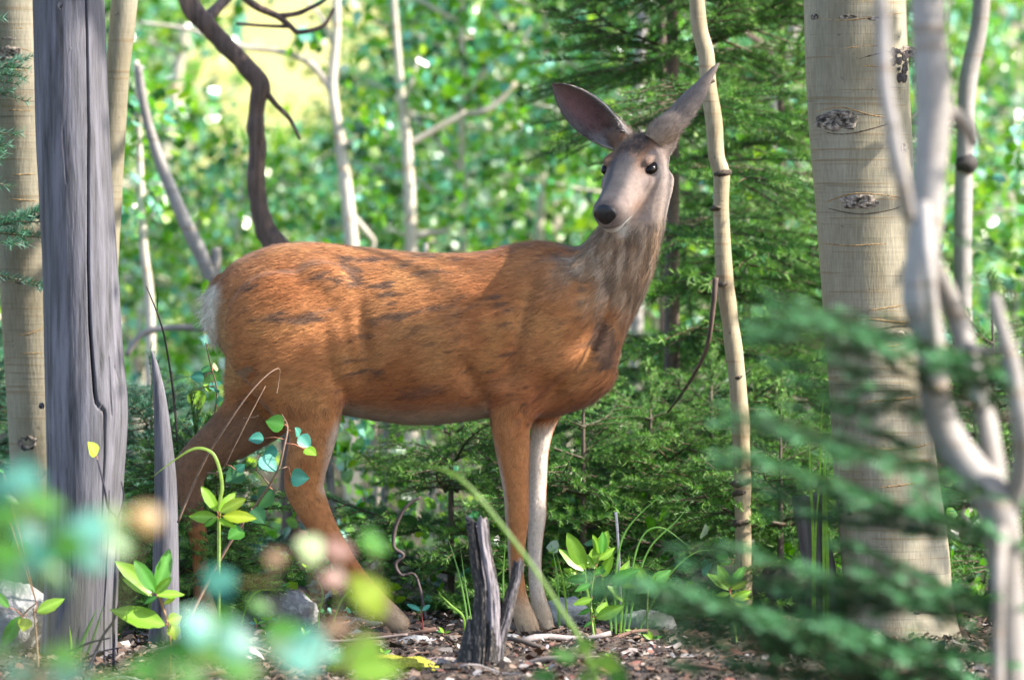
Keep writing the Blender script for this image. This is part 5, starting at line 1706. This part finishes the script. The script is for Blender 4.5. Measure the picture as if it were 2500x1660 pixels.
for rows, lab, col in (([(1205, 1492, 7, -.5), (1290, 1497, 7, -.52), (1350, 1510, 6, -.55), (1420, 1512, 4, -.58)], "long pale stick lying right of the charred stump", (.30, .25, .23)), ([(1040, 1510, 13, -.75), (1090, 1512, 14, -.78), (1130, 1518, 13, -.8)], "short dark branch piece behind the charred stump", (.05, .04, .035)),
                       ([(1238, 1540, 5, -.9), (1250, 1515, 5, -.85), (1262, 1488, 4, -.8)], "forked grey twig standing by the charred stump", (.34, .30, .34)), ([(1345, 1475, 2.5, -.5), (1356, 1510, 3, -.52), (1362, 1550, 3, -.55)], "thin upright dead stem in front of the front hooves", (.08, .06, .055)), ([(1420, 1180, 3.5, .0), (1424, 1230, 3, .0), (1428, 1300, 3, 0), (1432, 1400, 3, 0)], "white dead stalk standing among the forbs", (.55, .50, .50)),
                       ([(970, 1145, 3, .5), (935, 1170, 4, .5), (912, 1215, 4.5, .5), (908, 1260, 4.5, .5), (930, 1280, 4, .5), (912, 1300, 4, .5), (925, 1325, 4, .5), (960, 1330, 3, .5), (985, 1440, 4, .4)], "curling dark vine behind the near hind leg", (.10, .075, .075)),
                       ([(700, 1470, 4, -.5), (780, 1478, 4, -.5), (870, 1470, 4, -.5), (940, 1462, 3, -.5)], "long thin branch lying under the near hind hoof", (.22, .17, .15))):
    P, R = px_path(rows, 6)
    tag(MB().tube(P, R, 8, col=col, rough=.2, rs=50).build("dead_branch", twig_m, origin=P[-1]), lab, "branch")
shrub("bare_twig", "dark forked twig with one yellow leaf against the silver trunk", "twig", [[(262, 1400, 4), (268, 1290, 4), (272, 1200, 3.6), (250, 1170, 3), (240, 1120, 2.4), (225, 1060, 2)], [(272, 1200, 2.6), (285, 1150, 2), (280, 1110, 1.4)], [(240, 1400, 2), (250, 1230, 2), (252, 1130, 1.4)]], [(222, 1050, 205, 1018, YEL, 'round')], -.85, stemcol=(.05, .045, .06))
shrub("bare_twig", "bare dark twigs fanning out at the foot of the silver trunk", "twig", [[(205, 1545, 4), (235, 1470, 3.6), (262, 1430, 3), (275, 1385, 2)], [(160, 1500, 3), (210, 1480, 2.6), (255, 1470, 1.6)], [(190, 1520, 2.6), (240, 1500, 2), (282, 1492, 1.4)]], [], -.9, stemcol=(.05, .045, .06))

# leaf litter: one mass nobody could count
lit = MB()
r = np.random.default_rng(91)
n = 26000
Yl = r.uniform(-1.75, 2.2, n)
Xl = r.uniform(-1.55, 1.45, n)
Zl = gz(Xl, Yl)
sz = r.uniform(.004, .013, n) * np.where(r.random(n) < .10, 2.0, 1)
nrm = norm(np.stack([r.normal(0, .45, n), r.normal(-.15, .45, n), np.ones(n)], -1))
d = norm(np.cross(nrm, r.normal(0, 1, (n, 3))))
s = np.cross(nrm, d)
asp = np.where(r.random(n) < .35, r.uniform(.12, .3, n), r.uniform(.4, .8, n))[:, None]
c0 = np.stack([Xl, Yl, Zl + .003 + .014 * r.random(n)], -1)
L = sz[:, None]
V = np.stack([c0 - d * L, c0 - d * L * .2 + s * L * asp + nrm * L * .3, c0 + d * L * .6 + s * L * asp * .7, c0 + d * L + nrm * L * .25, c0 + d * L * .5 - s * L * asp + nrm * L * .2, c0 - d * L * .4 - s * L * asp], 1)
pal = np.array([(.085, .058, .042), (.13, .078, .056), (.05, .038, .031), (.15, .105, .08), (.24, .19, .155), (.16, .075, .058), (.36, .32, .30), (.14, .12, .11), (.05, .035, .03)])
C = pal[r.choice(len(pal), n, p=[.2, .17, .18, .11, .07, .07, .04, .08, .08])] * (.7 + .6 * r.random(n))[:, None]
k = np.arange(n)[:, None] * 6
lit.add(V, k + np.array([[0, 1, 2, 3]]), k + np.array([[0, 3, 4, 5]]), col=np.repeat(C, 6, 0))
tag(lit.build("leaf_litter", attr_mat("dead_leaves", .75, .25, 90), smooth=False), "brown and reddish litter of dead leaves and bark chips", "leaf litter", kind="stuff")
# low green ground cover behind the deer
gc = MB()
n = 5200
dxs = r.uniform(-100, 2500, n); Ys = r.uniform(.5, 5.0, n) ** 1.0
X = np.array([at(a, b_) for a, b_ in zip(dxs, Ys)])
P = np.stack([X, Ys, gz(X, Ys) + r.random(n) ** 2 * .30], -1)
keep = vnoise(P * np.array([1, 1, 0]), 2.6, 12) > .38
leaves_at(gc, P[keep], .034, r, prob=[.28, .22, .24, .10, .09, .04, .03])
tag(gc.build("ground_cover", leaf_m, smooth=False), "low leafy green ground cover behind the deer", "ground cover", kind="stuff")
# brushy stems behind
for i, (dx, dy0, lean, Y) in enumerate(((860, 1000, 10, 2.6), (885, 1180, -14, 2.2), (560, 1060, 6, 2.4), (760, 1090, 10, 1.6), (990, 980, 8, 3.0), (2380, 700, -20, 3.2), (330, 560, 16, 3.4), (1720, 690, 4, 2.2), (1250, 420, -8, 6.0))):
    tree_from_px("young_aspen", [(dx - lean, dy0 - 420, 6, Y), (dx - lean * .5, dy0 - 200, 8, Y), (dx, dy0, 10, Y), (dx + lean, dy0 + 150, 11, Y)], bark_pale if i % 2 == 0 else bark_grey, "thin pale aspen stem in the undergrowth behind the deer" if i % 2 == 0 else "thin grey aspen stem in the undergrowth behind the deer", seg=8, group="thin pale aspen stems in the undergrowth" if i % 2 == 0 else "thin grey aspen stems in the undergrowth", leafy=[(dx, dy0 - 300, Y, 120, 90), (dx + 20, dy0 - 80, Y, 90, 50)])

# ------------------------------------------------------------------ blurred sapling close on the right
YF = -4.3
fs = tree_from_px("forked_sapling", [(2128, -460, 36, YF), (2135, -120, 40, YF), (2138, 0, 40, YF), (2146, 130, 41, YF), (2152, 260, 42, YF), (2142, 400, 40, YF), (2135, 520, 38, YF), (2122, 640, 40, YF), (2122, 700, 42, YF), (2142, 780, 36, YF), (2152, 880, 34, YF), (2172, 980, 40, YF), (2225, 1070, 44, YF), (2275, 1130, 46, YF), (2305, 1200, 44, YF), (2318, 1320, 40, YF), (2328, 1480, 42, YF), (2332, 1600, 44, YF)], bark_grey,
                  "pale out-of-focus sapling with an S-bend trunk standing before the broad aspen", n=6, rough=.04,
                  limbs=[[(2130, -400, 20, -4.35), (2060, -220, 16, -4.6), (2030, -60, 15, -4.8), (2036, 60, 16, -4.8), (2040, 180, 16, -4.8), (2058, 300, 17, -4.8), (2078, 410, 18, -4.8), (2096, 500, 17, -4.75)], [(2148, 250, 26, YF), (2195, 262, 20, -4.25), (2228, 290, 18, -4.20), (2245, 330, 14, -4.15)],
                         [(2130, 560, 20, YF), (2165, 640, 24, -4.25), (2205, 730, 26, -4.20), (2232, 820, 24, -4.20), (2262, 920, 24, -4.20), (2285, 1030, 26, -4.25), (2300, 1190, 30, YF)], [(2290, 680, 16, -4.40), (2310, 760, 18, -4.40), (2335, 850, 22, -4.40), (2352, 960, 24, -4.40), (2356, 1060, 24, -4.35), (2335, 1150, 26, YF), (2308, 1220, 30, YF)],
                         [(2310, 1200, 22, YF), (2302, 1320, 17, -4.40), (2300, 1450, 16, -4.40), (2298, 1600, 18, -4.40)], [(2225, 790, 12, -4.20), (2270, 810, 10, -4.25), (2320, 800, 9, -4.30)], [(2130, 470, 16, -4.50), (2140, 620, 14, -4.55), (2148, 740, 15, -4.50), (2158, 850, 16, -4.40)]], limb_mat=bark_grey)
# spruce boughs close on the right, far out of focus
YN = -4.05
xs0 = float(W(2410, 800, YN)[0])
ns = thing("young_spruce", (xs0, YN, float(gz(xs0, YN))), "young spruce close by, its dark blurred boughs reaching across from the right", "tree")
P = np.array([[xs0, YN, float(gz(xs0, YN)) + q * 1.35] for q in np.linspace(0, 1, 10)])
P[:, 2] = np.linspace(P[0, 2], P[0, 2] + 3.3, 10)
MB().tube(P, np.linspace(.034, .008, 10), 9, col=(.10, .08, .07)).build("trunk", twig_m, ns)
o3 = np.array(ns.location)
rr = random.Random(8)
BO = [(2440, 610, 2170, 570, -4.2), (2440, 720, 2250, 690, -4.3), (2400, 870, 1835, 805, -4.7), (2420, 990, 1790, 930, -4.8), (2430, 1140, 1745, 1085, -4.8), (2430, 1290, 1720, 1245, -4.8), (2430, 1450, 1640, 1395, -4.8), (2430, 1460, 1950, 1370, -4.5), (2430, 1550, 1520, 1505, -4.9), (2430, 1650, 1440, 1575, -4.9), (2440, 1680, 1750, 1560, -4.7), (2440, 1560, 2120, 1480, -4.4)]
for i, (bx, by, tx, ty, Y) in enumerate(BO):
    p0, p1 = W(bx, by, YN), W(tx, ty, Y)
    p0[0] = xs0
    dv = p1 - p0
    L = np.linalg.norm(dv)
    az = math.atan2(dv[1], dv[0]); pi_ = math.asin(dv[2] / L)
    bl = (.52, .40)[i % 2]
    link("branch", BGF[i % 2], ns, bough_mw(p0 - o3, az, pi_ + (.10, .16)[i % 2], rr.uniform(-.25, .25), L / bl) @ Matrix.Diagonal((1, .34, .30, 1)))

for i in range(30):  # unseen upper boughs, added to shade the boughs below
    z = 1.62 + 1.5 * i / 30
    L = .90 * (1 - .42 * i / 30)
    link("branch", BGF[i % 2], ns, bough_mw((0, 0, z - float(gz(xs0, YN))), i * 2.4, .12, rr.uniform(-.2, .2), L / (.52, .40)[i % 2]))

# ------------------------------------------------------------------ blurred leaves close on the left
def near_shrub(label, Y, stems, leaves):
    b0 = W(stems[0][0][0], stems[0][0][1], Y)
    th = thing("leafy_shrub", (b0[0], Y, float(gz(b0[0], Y))), label, "shrub")
    P_all = []
    for st in stems:
        C = catmull(np.array([list(W(a, b_, Y)) for a, b_ in st]), 6)
        f = C[0].copy(); f[2] = float(gz(f[0], f[1])) - .01
        C = np.vstack([f, C])
        MB().tube(C, np.linspace(.0035, .0015, len(C)), 6, col=(.17, .16, .08)).build("stem", twig_m, th)
        P_all.append(C)
    PA_ = np.vstack(P_all)
    pet = MB()
    for (dx, dy, rx, rz, col) in leaves:
        Yj = Y + rl.uniform(-.25, .25)
        ang = rl.uniform(-.9, .9)
        bp, tp = W(dx - rx * math.cos(ang) * .9, dy + rz * .8 * math.sin(ang), Yj), W(dx + rx * math.cos(ang) * .9, dy - rz * .8 * math.sin(ang), Yj + .01)
        if rl.random() < .5: bp, tp = tp, bp
        q = PA_[((PA_ - bp) ** 2).sum(1).argmin()]
        pet.tube(np.array([q, (q + bp) / 2 + [0, 0, .005], bp]), .0009, 4, col=(.3, .25, .1))
        bp, tp = bp + (bp - tp) * .04, tp + (tp - bp) * .04
        put_leaf(th, 'round', tuple(x_ * .72 for x_ in col), bp, tp, np.array([.35 + rl.uniform(-.3, .3), -.75, .75 + rl.uniform(-.2, .4)]), max(.7, min(1.5, rz / rx * 1.25)))
    tag(pet.build("petioles", twig_m, th), kind="stuff")
    return th


near_shrub("out-of-focus shrub with yellow and pink tinged leaves before the near hind leg", -6.0, [[(690, 1660), (730, 1450), (720, 1290)], [(690, 1660), (800, 1520), (855, 1380), (865, 1270)], [(690, 1660), (640, 1450), (630, 1290)], [(690, 1660), (780, 1400), (780, 1290)]],
           [(713, 1265, 36, 46, PALE), (785, 1268, 36, 32, PINK), (640, 1285, 34, 26, TAN), (865, 1255, 36, 40, GREEN), (855, 1370, 40, 52, YEL), (772, 1332, 32, 26, PINK), (512, 1340, 42, 42, MINT), (820, 1505, 80, 34, YG), (770, 1450, 40, 30, TAN), (660, 1455, 56, 36, GREEN), (870, 1545, 70, 26, YG), (600, 1400, 30, 22, GREEN), (735, 1495, 60, 36, MINT2)])
near_shrub("out-of-focus shrub of mint-green leaves blurring the foot of the silver trunk", -7.2, [[(60, 1680), (60, 1400), (50, 1120)], [(60, 1680), (180, 1400), (210, 1220)], [(60, 1680), (260, 1420), (330, 1210)], [(60, 1680), (100, 1450), (110, 1290)], [(60, 1680), (-10, 1400), (0, 1200)]],
           [(45, 1105, 52, 44, MINT2), (100, 1160, 60, 30, GREEN), (8, 1190, 44, 40, GREEN), (205, 1215, 50, 44, MINT2), (262, 1195, 40, 34, PALE), (335, 1192, 42, 38, OCH), (150, 1262, 60, 40, GREEN), (90, 1290, 64, 44, MINT), (20, 1275, 50, 40, GREEN), (215, 1290, 46, 36, MINT), (30, 1340, 56, 36, DK), (130, 1335, 60, 36, GREEN), (190, 1240, 50, 30, GREEN), (270, 1250, 40, 30, GREEN), (60, 1230, 50, 36, MINT), (0, 1130, 40, 40, MINT2), (130, 1215, 40, 30, DK)])
near_shrub("out-of-focus shrub of pale shining leaves along the bottom beside the splinter", -7.0, [[(420, 1690), (450, 1560), (455, 1460)], [(420, 1690), (560, 1580), (720, 1500)], [(420, 1690), (300, 1600), (180, 1560), (40, 1540)], [(420, 1690), (380, 1560), (370, 1500)]],
           [(448, 1440, 50, 52, MINT2), (395, 1500, 60, 44, GREEN), (550, 1480, 56, 46, MINT), (510, 1430, 50, 36, GREEN), (470, 1510, 60, 40, GREEN), (340, 1545, 60, 36, GREEN), (160, 1555, 56, 36, MINT), (140, 1510, 44, 30, GREEN), (50, 1555, 60, 34, MINT), (560, 1545, 60, 34, GREEN), (640, 1500, 56, 38, DK), (700, 1520, 50, 40, MINT2), (250, 1580, 60, 30, GREEN), (430, 1560, 60, 30, GREEN), (720, 1470, 40, 30, MINT2), (10, 1500, 40, 30, DK)])
near_shrub("out-of-focus yellow-green forb low in front of the charred stump's right side", -4.5, [[(1350, 1690), (1370, 1600), (1350, 1540)], [(1350, 1690), (1260, 1590), (1240, 1560)]],
           [(1300, 1510, 44, 20, GREEN), (1345, 1490, 30, 20, YG), (1390, 1530, 44, 26, YG), (1420, 1555, 36, 30, GREEN), (1250, 1560, 36, 18, GREEN), (1360, 1560, 40, 22, YG)])

# ------------------------------------------------------------------ added crown, out of view: leaves and boughs shaped to shade the doe
def lit_here(dx, dy):
    """parts of the doe left sunlit by cutting gaps in the added leaves"""
    back = np.interp(dx, [430, 560, 700, 800, 860, 930, 1050, 1170, 1250, 1290, 1330], [980, 900, 800, 790, 760, 728, 695, 648, 620, 590, 560])
    l = (dx > 420) & (dx < 1330) & (dy < back - 4) & (dy > 470)
    l |= (dx > 1240) & (dx < 1720) & (dy < 528) & (dy > 120)
    l |= (dx > 1490) & (dx < 1560) & (dy < 760) & (dy > 500)
    l |= ((dx - 1340) / 45) ** 2 + ((dy - 800) / 40) ** 2 < 1
    l |= ((dx - 1240) / 18) ** 2 + ((dy - 1090) / 70) ** 2 < 1
    l |= ((dx - 835) / 22) ** 2 + ((dy - 770) / 70) ** 2 < 1
    return l


from mathutils.bvhtree import BVHTree
bvh = BVHTree.FromPolygons([tuple(v) for v in BV], [tuple(q) for q in BQ])
SN = np.array(SUN_TO)
E1 = norm(np.cross(SN, [0, 0, 1.0])); E2 = np.cross(SN, E1)
cr = MB()
r = np.random.default_rng(123)
cam_o = Vector((0, -CAM_D, CAM_Z))
sh, li = [], []
for dx in np.arange(-40, 2420, 9.0):
    for dy in np.arange(-20, 1600, 9.0):
        hit = None
        w0 = W(dx, dy, 0)
        if 400 < dx < 1700 and dy > 140:
            hit = bvh.ray_cast(cam_o, (Vector(w0) - cam_o).normalized())[0]
        if hit is not None:
            (li if lit_here(dx, dy) else sh).append((*hit, 1.0))
        else:
            Y = -.5 if dx < 300 else .0 if dx > 1850 else 1.6
            p = W(dx, dy, Y)
            if dy > 1400 and 300 <= dx <= 1850:
                t_g = (CAM_Z) / max(1e-3, CAM_Z - w0[2])
                p = np.array(cam_o) + (w0 - np.array(cam_o)) * t_g
            sh.append((*p, 0.0))
sh, li = np.array(sh), np.array(li)
nz_ = fbm(sh[:, :3] * np.array([1, .3, 1]), 5.0, 8, 3)
keepp = np.where(sh[:, 3] > .5, r.random(len(sh)) < .95, (nz_ > .53) & (r.random(len(sh)) < .22) & ~((sh[:, 0] < -.92) & (sh[:, 1] < -.4) & (sh[:, 2] < 1.35)) & ~((sh[:, 0] > .62) & (sh[:, 1] < .2) & (nz_ < .62)))
base = sh[keepp][:, :3]
base = base[r.random(len(base)) < .9]
Q = np.vstack([base + r.normal(0, .012, base.shape) for _ in range(1)])
t0 = np.clip((1.2 - Q[:, 0]) / SN[0], 2.4, None)
Q = Q + SN[None] * (t0 + r.uniform(.3, 2.4, len(Q)))[:, None]
cell = .012
q1 = np.floor(np.stack([Q @ E1, Q @ E2], -1) / cell).astype(int)
l1 = np.floor(np.stack([li[:, :3] @ E1, li[:, :3] @ E2], -1) / cell).astype(int)
mask = set()
for a, b_ in l1:
    for i in (-2, -1, 0, 1, 2):
        for j in (-2, -1, 0, 1, 2):
            mask.add((a + i, b_ + j))
ok = np.array([(a, b_) not in mask for a, b_ in q1])
some = (~ok) & (r.random(len(Q)) < .0)
Q = Q[ok | some]
leaves_at(cr, Q, .05, r, flat=0)
for k in range(9):
    c_ = Q[r.integers(len(Q))]
    P = catmull(np.array([PA[6], (PA[6] + c_) / 2 + [0, 0, .35], c_]), 8)
    MB().tube(P, np.linspace(.022, .005, len(P)), 7, col=(.4, .36, .3), rough=.1).build("branch", bark_big, broad)
cr.build("crown", leaf_m, broad, smooth=False)  # unseen leaves, set along the sun rays for shade
